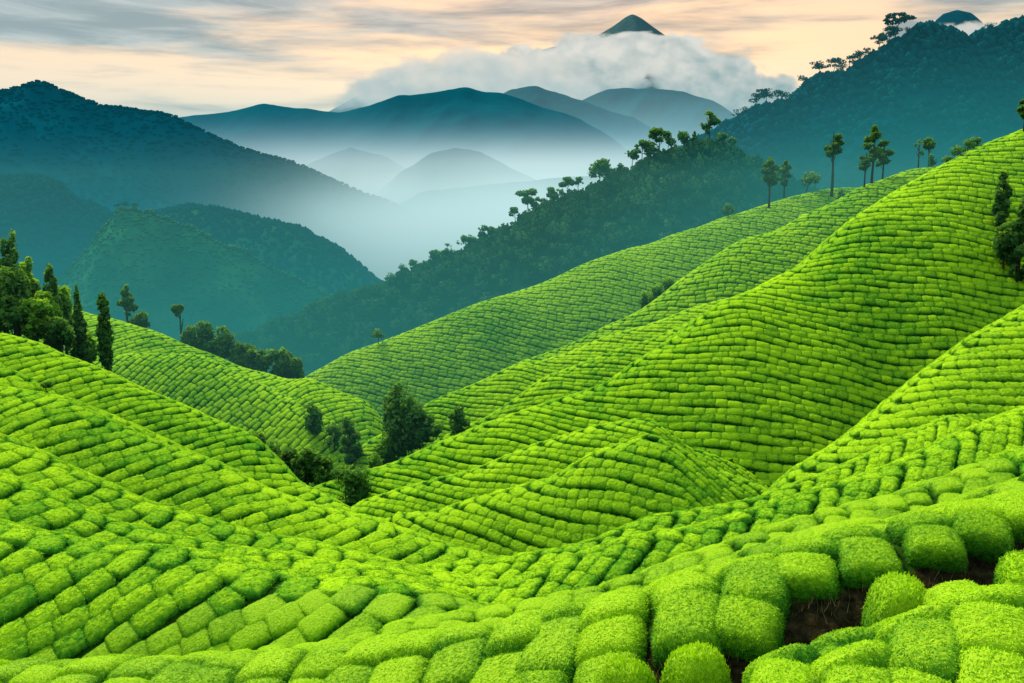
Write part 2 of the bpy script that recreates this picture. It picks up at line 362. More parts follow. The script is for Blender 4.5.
def leaf_cards(V, Fq, h, n, size, seed, dims):
    """small leaf blades standing on the pillow (dims = true size, so blades keep their shape)"""
    r = np.random.default_rng(seed)
    W = V * dims
    q = W[Fq]
    nrm = np.cross(q[:, 2] - q[:, 0], q[:, 3] - q[:, 1]); ar = np.linalg.norm(nrm, axis=1); nrm /= np.maximum(ar, 1e-9)[:, None]
    up = W[Fq].mean(1) - np.array([0, 0, -0.1]); sgn = np.sign((nrm * up).sum(1)); nrm *= sgn[:, None]
    pk = r.choice(len(Fq), n, p=ar / ar.sum())
    a, b = r.random(n)[:, None], r.random(n)[:, None]
    P = (q[pk, 0] * (1 - a) + q[pk, 1] * a) * (1 - b) + (q[pk, 3] * (1 - a) + q[pk, 2] * a) * b
    nn = nrm[pk] + r.normal(0, .55, (n, 3)); nn /= np.linalg.norm(nn, axis=1)[:, None]
    t = np.cross(nn, r.normal(0, 1, (n, 3))); t /= np.linalg.norm(t, axis=1)[:, None]
    u = np.cross(nn, t)
    l = size * r.uniform(.7, 1.35, n)[:, None]; w = l * .38
    c = P + nrm[pk] * size * r.uniform(0.0, .5, n)[:, None]
    t = t + nrm[pk] * .5
    Q = np.stack([c - t * l * .5, c + u * w * .5, c + t * l * .5, c - u * w * .5], 1)
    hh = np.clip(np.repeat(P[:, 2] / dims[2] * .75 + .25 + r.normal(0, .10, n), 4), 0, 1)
    return Q.reshape(-1, 3) / dims, np.arange(n * 4).reshape(n, 4), hh

def bush_template(G, seed, rough, nleaf, lsize, dims, **kw):
    V, Fq, h = pillow(G, seed, rough, **kw)
    if nleaf:
        V2, F2, h2 = leaf_cards(V, Fq, h, nleaf, lsize, seed + 50, np.array(dims))
        Fq = np.concatenate([Fq, F2 + len(V)]); V = np.concatenate([V, V2]); h = np.concatenate([h, h2])
    return V, Fq, h

def rows_of(h):
    """bush frames of one hill: rows follow u = cos(b)*S + sin(b)*g(T)"""
    cb, sb = math.cos(h.beta), math.sin(h.beta)
    ts = np.linspace(h.tb, h.tf, 400)
    T = np.concatenate([[0], np.cumsum(np.sqrt(np.diff(ts) ** 2 + np.diff(h.prof(ts)) ** 2))]); T -= np.interp(0, ts, T)
    w = 1.2
    g = np.sqrt(T * T + w * w) - w
    out = []
    us = [cb * s + sb * gg for s in (h.S[0], h.S[-1]) for gg in (0, g.max())]
    n0, n1 = int(min(us) / h.pitch) - 1, int(max(us) / h.pitch) + 1
    for n in range(n0, n1 + 1):
        wob = 0.16 * h.pitch * np.sin(T * 0.9 + n * 1.7) 
        u = (n + 0.5) * h.pitch + wob
        if abs(cb) < 0.05: continue
        S = (u - sb * g) / cb
        ok = (S > h.S[1]) & (S < h.S[-2])
        if ok.sum() < 3: continue
        e = np.interp(S, h.S, h.ge)
        xy = h.xy(e, ts)
        z = h.height(xy[:, 0], xy[:, 1])
        P = np.column_stack([xy, z])
        # contiguous run
        idx = np.where(ok)[0]; P = P[idx]; tt = ts[idx]; ee = e[idx]
        al = np.concatenate([[0], np.cumsum(np.linalg.norm(np.diff(P, axis=0), axis=1))])
        pos = -random.random() * h.length
        while pos < al[-1]:
            L = h.length * random.uniform(.72, 1.35)
            c = pos + L / 2
            if 0 < c < al[-1]:
                p = np.array([np.interp(c, al, P[:, k]) for k in range(3)])
                a = np.array([np.interp(max(0, c - L * .45), al, P[:, k]) for k in range(3)])
                b = np.array([np.interp(min(al[-1], c + L * .45), al, P[:, k]) for k in range(3)])
                out.append((p, b - a, L, np.interp(c, al, tt), np.interp(c, al, ee), n))
            pos += L
    return out

B_pos, B_dir, B_L, B_t, B_hill, B_row = [], [], [], [], [], []
for hi, h in enumerate(HILLS):
    for (p, dr, L, t, e, n) in rows_of(h):
        B_pos.append(p); B_dir.append(dr); B_L.append(L); B_t.append(t); B_hill.append(hi); B_row.append(n)
B_pos = np.array(B_pos); B_dir = np.array(B_dir); B_L = np.array(B_L); B_t = np.array(B_t); B_hill = np.array(B_hill); B_row = np.array(B_row)
PX, PY, FW = project(B_pos)
keep = (B_pos[:, 1] > 5) & (PX > -130) & (PX < 1154) & (PY > 60) & (PY < 800)
zt = terrain(B_pos[:, 0], B_pos[:, 1])
keep &= B_pos[:, 2] > zt - 0.30
fr = np.array([h.name == 'front_ridge' for h in HILLS])[B_hill]
keep &= ~(fr & (PX > 585) & (B_t > np.interp(PX, [585, 630, 680, 1024], [9, 2.25, 1.40, 1.30])))
keep[keep] &= ~(soil_mask(B_pos[keep, 0], B_pos[keep, 1]) & (B_pos[keep, 1] < 30) & ~fr[keep])
idx = np.where(keep)[0]
# sight lines: drop what lies deep behind other ground
def visible(P, tol):
    top = P + np.array([0, 0, tol])
    vis = np.ones(len(P), bool)
    for k in np.linspace(0.05, 0.985, 150):
        q = top * k
        act = vis & (q[:, 1] > 6)
        if act.any():
            zz = np.full(len(P), -1e9); zz[act] = terrain(q[act, 0], q[act, 1])
            vis &= ~(act & (zz > q[:, 2] + 0.0))
    return vis
near_tol = np.clip(B_pos[idx, 1] * 0.02, 0.9, 3.0) + 0.6
vis = np.zeros(len(idx), bool)
top = B_pos[idx].copy(); top[:, 2] += near_tol
vis[:] = visible(B_pos[idx] + np.array([0, 0, 1]) * near_tol[:, None], 0)
idx = idx[vis]
seen = visible(B_pos[idx], 0.75) & (PX[idx] > 0) & (PX[idx] < 1024) & (PY[idx] < 730)
print('bushes', len(B_pos), 'kept', len(idx), 'seen', int(seen.sum()))

def frames(ii):
    """3x3 frames: x along the row, z between the slope's normal and plumb"""
    n = len(ii); Mx = np.zeros((n, 3, 3)); r = np.random.default_rng(5); ep = .3
    for hi, h in enumerate(HILLS):
        q = np.where(B_hill[ii] == hi)[0]
        if not len(q): continue
        i = ii[q]; p = B_pos[i]; m = len(q)
        gx = (h.height(p[:, 0] + ep, p[:, 1]) - h.height(p[:, 0] - ep, p[:, 1])) / (2 * ep)
        gy = (h.height(p[:, 0], p[:, 1] + ep) - h.height(p[:, 0], p[:, 1] - ep)) / (2 * ep)
        nz = np.stack([-gx, -gy, np.ones(m)], 1); nz /= np.linalg.norm(nz, axis=1)[:, None]
        x = B_dir[i] / np.maximum(np.linalg.norm(B_dir[i], axis=1), 1e-6)[:, None]
        y = np.cross(nz, x); y /= np.linalg.norm(y, axis=1)[:, None]; x2 = np.cross(y, nz)
        zz = nz * .8 + np.array([0, 0, .2]); zz /= np.linalg.norm(zz, axis=1)[:, None]
        Mx[q, :, 0] = x2 * (B_L[i] * (1.18 if h.name.startswith('front') else 1.12))[:, None]
        du = np.abs(h.u(p[:, 0] + y[:, 0] * .3, p[:, 1] + y[:, 1] * .3) - h.u(p[:, 0] - y[:, 0] * .3, p[:, 1] - y[:, 1] * .3)) / .6
        sp = np.clip(1 / np.maximum(du, .05), .75, 1.55)
        Mx[q, :, 1] = y * (h.pitch * sp * 1.10 * r.uniform(.96, 1.06, m))[:, None]
        Mx[q, :, 2] = zz * (h.hgt * .82 * r.uniform(.86, 1.14, m))[:, None]
    return Mx

def order_key(ii): return B_pos[ii, 1]
si = idx[seen]; si = si[np.argsort(order_key(si))]
N_IND = 296
ind = si[:N_IND]
rest = np.setdiff1d(idx, ind)
HILLTXT = {
 'front_knoll': 'clipped bright green tea bush on the near knoll at lower right',
 'front_inner_knoll': 'clipped bright green tea bush on the nearest hump in the bottom right corner',
 'front_ridge': 'rounded clipped tea bush on the long front ridge across the bottom',
 'second_ridge': 'clipped tea bush on the ridge just behind the front ridge at right',
 'right_low_spur': 'clipped tea bush on the short low spur at the right edge above the front ridge',
 'third_ridge': 'clipped tea bush on the third ridge back on the right side',
 'fourth_ridge': 'clipped tea bush on the fourth ridge back, below the great right slope',
 'left_front_face': 'brick shaped tea bush on the shaded face at lower left',
 'left_second_spur': 'clipped tea bush on the short spur above the lower left face',
 'left_third_spur': 'clipped tea bush on the long low spur descending from the left edge',
}
variants = []
for v in range(7):
    V, Fq, hh = bush_template(24, 100 + v, 0.014, 5600, 0.064, (1.25, 1.4, .75), k0=.08, ex=7, ey=4.5)
    variants.append(mesh_from('tea_bush', V, Fq, M_TEA, attr={'h': hh}))
fr_ind = frames(ind)
def twig_mesh(seed, n=9):
    r = np.random.default_rng(seed); VV, FF = [], []
    for k in range(n):
        a = r.uniform(0, 6.28); b0 = np.array([r.normal(0, .10), r.normal(0, .10), -.55]); b1 = np.array([math.cos(a) * .34, math.sin(a) * .34, .35])
        mid = (b0 + b1) / 2 + r.normal(0, .05, 3)
        add_tube(VV, FF, [b0, mid, b1], [.030, .022, .010], 5)
    return mesh_from('stems', np.concatenate(VV), np.concatenate(FF), M_TWIG)
def add_tube(VV, FF, pts, rad, ns=6):
    base = sum(len(v) for v in VV); pts = np.asarray(pts, float); ring = []
    for i, p in enumerate(pts):
        t = pts[min(i + 1, len(pts) - 1)] - pts[max(i - 1, 0)]; t /= np.linalg.norm(t) + 1e-9
        a = np.cross(t, [0.31, 0.95, 0.1]); a /= np.linalg.norm(a) + 1e-9; b = np.cross(t, a)
        th = np.arange(ns) / ns * 2 * math.pi
        ring.append(p + rad[i] * (np.cos(th)[:, None] * a + np.sin(th)[:, None] * b))
    VV.append(np.concatenate(ring))
    f = []
    for i in range(len(pts) - 1):
        k = np.arange(ns); f.append(np.stack([base + i * ns + k, base + i * ns + (k + 1) % ns, base + (i + 1) * ns + (k + 1) % ns, base + (i + 1) * ns + k], 1))
    FF.append(np.concatenate(f))

twigs = [twig_mesh(900 + k) for k in range(3)]
# the lowest bush of each front-ridge row, above the soil gully
edge = {}
for q, i in enumerate(ind):
    if fr[i] and PX[i] > 600:
        if B_row[i] not in edge or B_t[i] > B_t[ind[edge[B_row[i]]]]: edge[B_row[i]] = q
edge_q = sorted(edge.values(), key=lambda q: PX[ind[q]])
ORD = ['leftmost', 'second', 'third', 'fourth', 'fifth', 'sixth', 'seventh', 'eighth', 'ninth', 'tenth', 'eleventh', 'twelfth', 'thirteenth', 'fourteenth']
edge_lab = {}
for k, q in enumerate(edge_q):
    w = 'leftmost' if k == 0 else ('rightmost' if k == len(edge_q) - 1 else ORD[min(k, 13)] + ' from left')
    edge_lab[q] = 'tea bush overhanging the dark soil gully, ' + w + ' in its row'
for q, i in enumerate(ind):
    h = HILLS[B_hill[i]]
    lab = HILLTXT.get(h.name, 'clipped tea bush on the ' + h.name.replace('_', ' '))
    grp = 'tea bushes, ' + h.name.replace('_', ' ')
    o = link('tea_bush', variants[q % 7], label=edge_lab.get(q, lab), category='tea bush', group='tea bushes along the gully edge' if q in edge_lab else grp)
    Mx = fr_ind[q].copy()
    if q in edge_lab: Mx[:, 2] *= 1.15
    M4 = Matrix([[*Mx[r_], B_pos[i][r_]] for r_ in range(3)] + [[0, 0, 0, 1]])
    o.matrix_world = M4
    if q in edge_lab:
        s = link('stems', twigs[q % 3], parent=o)

# two small bushes standing alone in the gully, and a third half hidden
for k, (px, Y, top, wpx, lb) in enumerate([(697, 15.6, 653, 66, 'small round tea bush alone in the soil gully, near the bottom edge'), (903, 16.6, 584, 72, 'small dark dome shaped tea bush alone in the gully, at right'),
                                          (628, 15.7, 667, 62, 'low tea bush at the bottom edge, left of the soil gully')]):
    T = at(px, top, Y); z = float(terrain(np.array([T[0]]), np.array([Y]))[0]); w = wpx * Y / F
    o = link('tea_bush', variants[k], label=lb, category='tea bush')
    o.matrix_world = Matrix.Translation((T[0], Y, z + .05)) @ Matrix.Rotation(.5 + k, 4, 'Z') @ Matrix.Diagonal((w, w * .95, max(T[2] - z, .4), 1))
    link('stems', twigs[k], parent=o)
# dry grass and litter on the gully's soil
gi = rng.integers(0, len(SOIL[0]), 9000); gx = SOIL[0][gi] + rng.normal(0, .06, len(gi)); gy = SOIL[1][gi] + rng.normal(0, .06, len(gi)); gz = SOIL[2][gi]
cl = vnoise(gx * 1.3, gy * 1.3, 8) > .42; gx, gy, gz = gx[cl], gy[cl], gz[cl]; m_ = len(gx)
ga = rng.uniform(0, 6.28, m_); gh = rng.uniform(.08, .34, m_); ln_ = rng.normal(0, .09, (m_, 2)); bw = .009
P0 = np.stack([gx, gy, gz - .02], 1); dx = np.stack([np.cos(ga) * bw, np.sin(ga) * bw, 0 * ga], 1); tip = P0 + np.column_stack([ln_, gh])
gv_ = np.stack([P0 - dx, P0 + dx, tip], 1).reshape(-1, 3)
link('dry_grass', mesh_from('dry_grass', gv_, None, M_DRY, Ft=np.arange(len(gv_)).reshape(-1, 3)), kind='stuff', label='dry grass and litter on the brown soil of the gully', category='grass')

# all the other bushes: one merged sheet of bushes
LODS = [(0, 26, bush_template(16, 9, .012, 5000, 0.055, (1.2, 1.2, .75))), (26, 52, bush_template(13, 1, .02, 650, 0.10, (1.5, 1.2, .75))), (52, 80, bush_template(11, 2, .028, 150, 0.17, (1.5, 1.2, .75))), (80, 130, bush_template(8, 3, .035, 40, 0.22, (1.5, 1.2, .75))), (130, 1e9, bush_template(7, 4, .04, 0, 0, (1.5, 1.2, .7)))]
fr_rest = frames(rest)
VV, FF, HH = [], [], []; off = 0
for (d0, d1, (tV, tF, tH)) in LODS:
    sel = np.where((B_pos[rest, 1] >= d0) & (B_pos[rest, 1] < d1))[0]
    if not len(sel): continue
    Mx = fr_rest[sel]
    V = np.einsum('nij,vj->nvi', Mx, tV) + B_pos[rest[sel]][:, None, :]
    V += rng.normal(0, .012, V.shape)
    nb, nv = V.shape[:2]
    VV.append(V.reshape(-1, 3)); FF.append((tF[None] + (np.arange(nb) * nv)[:, None, None]).reshape(-1, 4) + off)
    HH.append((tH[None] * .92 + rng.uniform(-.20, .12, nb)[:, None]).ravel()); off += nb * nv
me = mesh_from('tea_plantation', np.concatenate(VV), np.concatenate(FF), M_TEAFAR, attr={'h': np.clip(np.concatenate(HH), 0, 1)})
link('tea_bushes', me, kind='stuff', label='thousands of clipped tea bushes in contour rows over the hills', category='tea bushes')
del VV, FF, HH


# ------------------------------------------------------------------ trees
def crown_mesh(lobes, n, leaf, seed, mat, gap=.42, flat=1.0):
    r = np.random.default_rng(seed); lobes = np.array(lobes, float)
    w = (lobes[:, 3] * lobes[:, 4] * lobes[:, 5]) ** .667; pk = r.choice(len(lobes), n * 2, p=w / w.sum())
    u = r.normal(0, 1, (n * 2, 3)); u /= np.linalg.norm(u, axis=1)[:, None]
    rad = r.uniform(.35, 1.08, n * 2) ** .6
    P = lobes[pk, :3] + u * lobes[pk, 3:] * rad[:, None]
    k = 1.0 / (leaf * 3.2)
    nz = vnoise(P[:, 0] * k + P[:, 2] * k * .9, P[:, 1] * k + P[:, 2] * k * .5, seed)
    sel = np.where(nz > gap)[0][:n]; P = P[sel]; uu = u[sel]; m = len(sel)
    nn = uu * .6 + r.normal(0, .6, (m, 3)) + np.array([0, 0, .35]); nn /= np.linalg.norm(nn, axis=1)[:, None]
    t = np.cross(nn, r.normal(0, 1, (m, 3))); t /= np.linalg.norm(t, axis=1)[:, None]; b = np.cross(nn, t)
    l = (leaf * r.uniform(.6, 1.4, m))[:, None]
    Q = np.stack([P - t * l, P + b * l * .6, P + t * l * 1.0, P - b * l * .6], 1).reshape(-1, 3)
    zlo, zhi = P[:, 2].min(), P[:, 2].max()
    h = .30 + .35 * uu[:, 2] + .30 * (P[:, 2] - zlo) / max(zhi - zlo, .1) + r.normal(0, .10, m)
    return mesh_from('crown', Q, np.arange(m * 4).reshape(m, 4), mat, attr={'h': np.clip(np.repeat(h, 4), 0, 1)}, smooth=False)

def make_tree(kind, P, h, w, seed, label, mat=None, group=None, bare=None, lean=0.0, n=None):
    r = np.random.default_rng(seed); lobes = []; limbs = []
    name, cat = {'umbrella': ('umbrella_tree', 'tree'), 'pine': ('pine_tree', 'tree'), 'round': ('broadleaf_tree', 'tree'), 'tall': ('forest_tree', 'tree'),
                 'conifer': ('conifer_tree', 'conifer'), 'column': ('columnar_tree', 'tree'), 'shrub': ('shrub', 'shrub')}[kind]
    c0 = bare if bare is not None else {'umbrella': .55, 'pine': .5, 'round': .3, 'tall': .18, 'conifer': .12, 'column': .10, 'shrub': .05}[kind]
    R_ = w / 2
    ln = lambda z: lean * z
    if kind == 'umbrella':
        for k in range(8):
            a = k * 2.4 + r.uniform(-.5, .5); q = r.uniform(.15, .68) * R_ if k else 0; z = h * (c0 + (1 - c0) * (r.uniform(.35, .93) if k else .9))
            lobes.append((math.cos(a) * q + ln(z), math.sin(a) * q, z, R_ * r.uniform(.34, .55), R_ * r.uniform(.34, .55), h * (1 - c0) * r.uniform(.12, .22)))
    elif kind == 'pine':
        nl = 9
        for k in range(nl):
            f = k / (nl - 1); z = h * (c0 + (1 - c0) * (.08 + .86 * f)); a = k * 2.4; prof = math.sin((f * .78 + .2) * math.pi) * .9
            q = R_ * .75 * prof * r.uniform(.3, 1)
            lobes.append((math.cos(a) * q + ln(z), math.sin(a) * q, z, R_ * .46 * prof + .1 * R_, R_ * .46 * prof + .1 * R_, h * (1 - c0) * .075))
    elif kind in ('round', 'shrub'):
        nl = 9 if kind == 'round' else 7
        for k in range(nl):
            a = k * 2.4; q = R_ * r.uniform(.2, .62); z = h * (c0 + (1 - c0) * r.uniform(.28, .80))
            lobes.append((math.cos(a) * q + ln(z), math.sin(a) * q, z, R_ * r.uniform(.32, .5), R_ * r.uniform(.32, .5), h * (1 - c0) * r.uniform(.2, .3)))
        lobes.append((ln(h), 0, h * (c0 + (1 - c0) * .72), R_ * .5, R_ * .5, h * (1 - c0) * .28))
    elif kind == 'tall':
        for k in range(13):
            f = k / 12; z = h * (c0 + (1 - c0) * (.06 + .86 * f)); a = k * 2.4; pr = (.55 + .45 * math.sin(f * 2.6 + .4)) * (1 if f < .8 else .75)
            q = R_ * .55 * pr * r.uniform(.35, 1.05)
            lobes.append((math.cos(a) * q, math.sin(a) * q, z, R_ * .42 * pr, R_ * .42 * pr, h * (1 - c0) * r.uniform(.07, .13)))
    elif kind in ('conifer', 'column'):
        nl = 12
        for k in range(nl):
            f = k / (nl - 1); z = h * (c0 + (1 - c0) * (.04 + .92 * f))
            pr = (1 - f) ** .8 * .9 + .1 if kind == 'conifer' else .85 * math.sin(math.pi * (.18 + .72 * f)) ** .6
            for a in (k * 1.3, k * 1.3 + 2.1, k * 1.3 + 4.2):
                q = R_ * .45 * pr * r.uniform(.6, 1.15)
                lobes.append((math.cos(a) * q, math.sin(a) * q, z - .01 * h, R_ * .5 * pr, R_ * .5 * pr, h * (1 - c0) * .055))
    root = bpy.data.objects.new(name, None); COL.objects.link(root); root.empty_display_size = .5
    root.location = P; root.rotation_euler = (0, 0, r.uniform(0, 6.28) if lean == 0 else 0)
    root['label'] = label; root['category'] = cat
    if group: root['group'] = group
    VV, FF = [], []
    tr = max(h * .020, .10) if kind != 'shrub' else max(h * .03, .05)
    zt = h * (.9 if kind in ('conifer', 'column', 'tall', 'pine') else min(.97, c0 + (1 - c0) * .55))
    zs = np.linspace(-.06 * h - .3, zt, 7)
    pts = np.stack([ln(np.maximum(zs, 0)) + np.sin(zs / h * 5 + seed) * h * .010, np.cos(zs / h * 4 + seed) * h * .010, zs], 1)
    add_tube(VV, FF, pts, [tr * (1.35 - .95 * k / 6) for k in range(7)], 7)
    for L in lobes[:9]:
        zb = min(max(L[2] - h * .16, h * c0 * .8), zt * .97); b0 = np.array([np.interp(zb, zs, pts[:, 0]), np.interp(zb, zs, pts[:, 1]), zb]); e = np.array(L[:3])
        add_tube(VV, FF, [b0, (b0 + e) / 2 + np.array([0, 0, -.01 * h]), e], [tr * .45, tr * .32, tr * .14], 5)
    link('trunk', mesh_from('trunk', np.concatenate(VV), np.concatenate(FF), M_BARK), parent=root)
    pxh = h * F / max(P[1], 1)
    n = n or int(np.clip(pxh * 22, 260, 1900)); leaf = np.clip(2.6 * P[1] / F, .10, h * .05 + .05)
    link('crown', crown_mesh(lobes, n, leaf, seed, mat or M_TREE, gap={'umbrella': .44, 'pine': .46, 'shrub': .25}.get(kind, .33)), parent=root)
    return root

def ground_at(px, py):
    for Y in np.arange(12, 300, .25):
        p = at(px, py, Y)
        if float(terrain(np.array([p[0]]), np.array([Y]))[0]) >= p[2]: break
    return np.array([p[0], Y, p[2]])
def crest_at(name, px, t=0.0):
    h = HD[name]; P = np.column_stack([h.xy(h.ge, np.zeros(len(h.ge))), h.gz]); qx, _, _ = project(P)
    k = (h.ge > h.e0 - 20) & (h.ge < h.e1 + 20)
    e = np.interp(px, qx[k], h.ge[k]); xy = h.xy(np.array([e]), np.array([t]))[0]
    return np.array([xy[0], xy[1], float(terrain(np.array([xy[0]]), np.array([xy[1]]))[0])])
def crest_tree(kind, hill, px, t, hpx, wpx, seed, label, **kw):
    P = crest_at(hill, px, t); s = P[1] / F
    return make_tree(kind, P, hpx * s, wpx * s, seed, label, **kw)
def spot_tree(kind, px, Y, top, wpx, seed, label, **kw):
    T = at(px, top, Y); z = float(terrain(np.array([T[0]]), np.array([Y]))[0])
    return make_tree(kind, np.array([T[0], Y, z]), max(T[2] - z, 1.5), wpx * Y / F, seed, label, **kw)

# on the tea ridges at right
crest_tree('pine', 'rear_ridge', 763, 3, 50, 22, 1, 'lone pine with long bare trunk, left of the pale one on the rear tea ridge', bare=.48)
crest_tree('pine', 'rear_ridge', 788, -2, 38, 19, 2, 'pale hazy pine between two darker trees on the rear tea ridge', bare=.38)
crest_tree('round', 'rear_ridge', 808, -1, 22, 26, 3, 'low wide leaning tree beside the tallest pine on the rear ridge', lean=.2)
crest_tree('pine', 'rear_ridge', 821, 5, 66, 20, 4, 'tallest lone pine with thin bare trunk, clear of the ridge behind it', bare=.62)
crest_tree('shrub', 'rear_ridge', 823, 9, 22, 11, 5, 'dark upright bush at the foot of the tallest lone pine')
crest_tree('shrub', 'rear_ridge', 728, 0, 14, 17, 6, 'round dark bush alone on the skyline of the rear tea ridge')
crest_tree('pine', 'upper_ridge', 861, 1, 38, 17, 7, 'smallest of three pines together on the upper tea ridge', bare=.5)
crest_tree('pine', 'upper_ridge', 872, 0, 56, 24, 8, 'middle and tallest of three pines together on the upper tea ridge', bare=.42)
crest_tree('pine', 'upper_ridge', 886, -1, 40, 18, 9, 'right hand of three pines together on the upper tea ridge', bare=.34)
crest_tree('shrub', 'upper_ridge', 931, 0, 14, 11, 10, 'dark little bush where the upper tea ridge meets the great slope')
crest_tree('pine', 'upper_ridge', 929, -3, 36, 12, 11, 'very faint slim tree above the dark little bush on the ridge', bare=.5, n=150)
crest_tree('umbrella', 'upper_ridge', 951, -6, 42, 17, 12, 'faint umbrella shaped tree standing behind the hedge of shrubs', bare=.74)
for k, (px, hp, wp) in enumerate([(956, 9, 15), (967, 13, 17), (977, 14, 18), (987, 11, 15)]):
    crest_tree('shrub', 'great_slope', px, -1.5, hp, wp, 20 + k, ('lowest', 'second lowest', 'second highest', 'highest')[k] + ' shrub of the dark hedge on the great slope skyline', group='hedge shrubs on the skyline')
crest_tree('pine', 'great_slope', 1017, 1, 36, 16, 26, 'dark pine on the skyline at the right edge of the photo', bare=.4)
gs = 'dark tree clump on the great slope at right'
for k, (px, base, hp, wp, kd, lb) in enumerate([(1000, 232, 60, 22, 'tall', 'uppermost tree of the dark clump on the great slope'), (1003, 272, 50, 26, 'round', 'rounded tree low on the left of the clump on the great slope'),
      (1017, 285, 84, 26, 'tall', 'tall tree in the middle of the clump on the great slope'), (1028, 240, 66, 24, 'tall', 'tree cut by the right edge in the clump on the great slope'), (1032, 292, 60, 28, 'tall', 'lowest tree of the clump, at the right edge of the photo')]):
    P = ground_at(px, base); make_tree(kd, P, hp * P[1] / F, wp * P[1] / F, 30 + k, lb, group=gs, bare=.05)
# on the middle slopes and in the valley
crest_tree('round', 'rear_ridge', 378, 1, 17, 18, 40, 'small lone tree on the lower crest of the rear tea ridge')
crest_tree('pine', 'rear_ridge', 581, 26, 50, 9, 41, 'thin pole like tree in the middle of the rear tea slope', bare=.7, n=120)
crest_tree('round', 'rear_ridge', 640, 38, 30, 15, 42, 'small tree in the crease under the rear tea ridge', mat=M_TREEL)
for k, (px, Y, top, w) in enumerate([(646, 166, 292, 16), (657, 164, 284, 20), (668, 165, 276, 16)]):
    spot_tree('shrub', px, Y, top, w, 43 + k, ('lower', 'middle', 'upper')[k] + ' green bush of three in the crease left of the upper tea ridge', mat=M_TREEL, group='bushes in the crease')
spot_tree('round', 405, 116, 383, 46, 50, 'biggest tree in the valley, dark and wide with a pale top', bare=.05)
spot_tree('round', 420, 115, 404, 34, 51, 'narrower tree against the right side of the biggest valley tree', bare=.05)
spot_tree('round', 391, 119, 398, 26, 52, 'leafy tree against the left side of the biggest valley tree', bare=.05)
for k, (px, base, hp, wp, kd, lb) in enumerate([(458, 434, 30, 26, 'tall', 'dark tree in the hollow under the right rear spur'), (351, 466, 50, 30, 'tall', 'leafy tree on the far left hill above the valley bushes'),
      (312, 436, 34, 30, 'round', 'leafy low tree at the foot of the lit hill spur'), (335, 452, 30, 26, 'round', 'dark low tree between the leafy tree and the valley bushes')]):
    P = ground_at(px, base); make_tree(kd, P, hp * P[1] / F, wp * P[1] / F, 53 + k * 7, lb, bare=.02)
spot_tree('shrub', 272, 104, 440, 26, 56, 'leftmost valley bush behind the left rear slope')
spot_tree('round', 290, 102, 446, 28, 57, 'second bush from left in the valley row behind the slope')
spot_tree('round', 307, 99, 448, 34, 58, 'biggest round bush in the valley row behind the left slope')
spot_tree('shrub', 324, 97, 456, 26, 59, 'rightmost bush of the valley row behind the left slope')
spot_tree('round', 353, 89, 467, 36, 60, 'dark round bush at the lower left foot of the great slope', bare=.03)
for k, (px, Y, top, w, lb) in enumerate([(258, 106, 434, 20, 'small bush at the upper left end of the valley bush row'), (338, 93, 468, 22, 'low bush touching the left of the round bush at the slope foot'), (374, 112, 452, 26, 'green bush low in the valley below the biggest tree'),
      (388, 116, 428, 30, 'leafy bush in shade at the left foot of the biggest valley tree'), (436, 114, 422, 24, 'low bush between the biggest valley tree and the hollow')]):
    spot_tree('shrub', px, Y, top, w, 160 + k, lb, mat=M_TREEL if k in (2, 3) else None)
crest_tree('shrub', 'left_small_spur', 39, -2, 14, 15, 61, 'small dark bush where two left tea slopes meet')
# woodland at the left
lf = [(-14,108,228,44,'tall','tree cut by the left edge in the left woodland'),(8,110,231,36,'tall','tallest tree of the left woodland, at its left end'),(26,112,258,34,'tall','bushy tree right of the tallest in the left woodland'),
      (2,104,292,40,'round','low leafy tree in front at the left edge of the woodland'),(49,110,262,28,'tall','forest tree with a knobbly top in the middle of the left woodland'),(62,113,286,24,'round','bright tree lit from behind in the left woodland'),
      (34,105,298,38,'round','low broad tree in the middle front of the left woodland'),(76,107,283,26,'conifer','pointed dark conifer in front of the left woodland'),(60,104,318,30,'round','dark low tree left of the pointed conifer'),
      (14,106,268,40,'round','broad leafy tree beneath the tallest tree in the left woodland'),(46,108,292,34,'round','bright rounded tree in the heart of the left woodland'),(-6,103,318,44,'round','lowest dark tree at the left edge of the photo'),(86,109,330,22,'round','bright low tree between the conifer and the columnar tree'),(102,104,291,20,'column','dark columnar tree at the right end of the left woodland')]
for k, (px, Y, top, w, kd, lb) in enumerate(lf):
    spot_tree(kd, px, Y, top, w, 70 + k, lb, mat=M_TREEL if 'bright' in lb or k in (2, 6) else None, group='trees of the left woodland')
spot_tree('pine', 126, 166, 286, 22, 90, 'taller hazy pine behind the columnar tree at left', bare=.3)
spot_tree('round', 140, 168, 312, 22, 91, 'round bush right of the hazy pine on the left far hill')
spot_tree('umbrella', 180, 172, 306, 15, 92, 'thin faint umbrella tree above the left far hill', bare=.6)
for k, (px, Y, top, w) in enumerate([(192, 170, 326, 24), (207, 168, 322, 24), (222, 167, 326, 28), (238, 166, 341, 26), (252, 166, 346, 26), (266, 165, 350, 28), (282, 165, 348, 26), (296, 164, 357, 22)]):
    spot_tree('round', px, Y, top, w, 95 + k, ('leftmost', 'second', 'third', 'fourth', 'fifth', 'sixth', 'seventh', 'rightmost')[k] + (' from left' if 0 < k < 7 else '') + ' of the round trees behind the left far hill', group='round trees behind the left far hill')
def skyline_tree(kind, V, nb, px, hpx, wpx, seed, label, **kw):
    qx, qy, _ = project(V[:, nb]); P = np.array([np.interp(px, qx, V[:, nb, k]) for k in range(3)]); s = P[1] / F
    return make_tree(kind, P, hpx * s, wpx * s, seed, label, **kw)


# ------------------------------------------------------------------ mountains

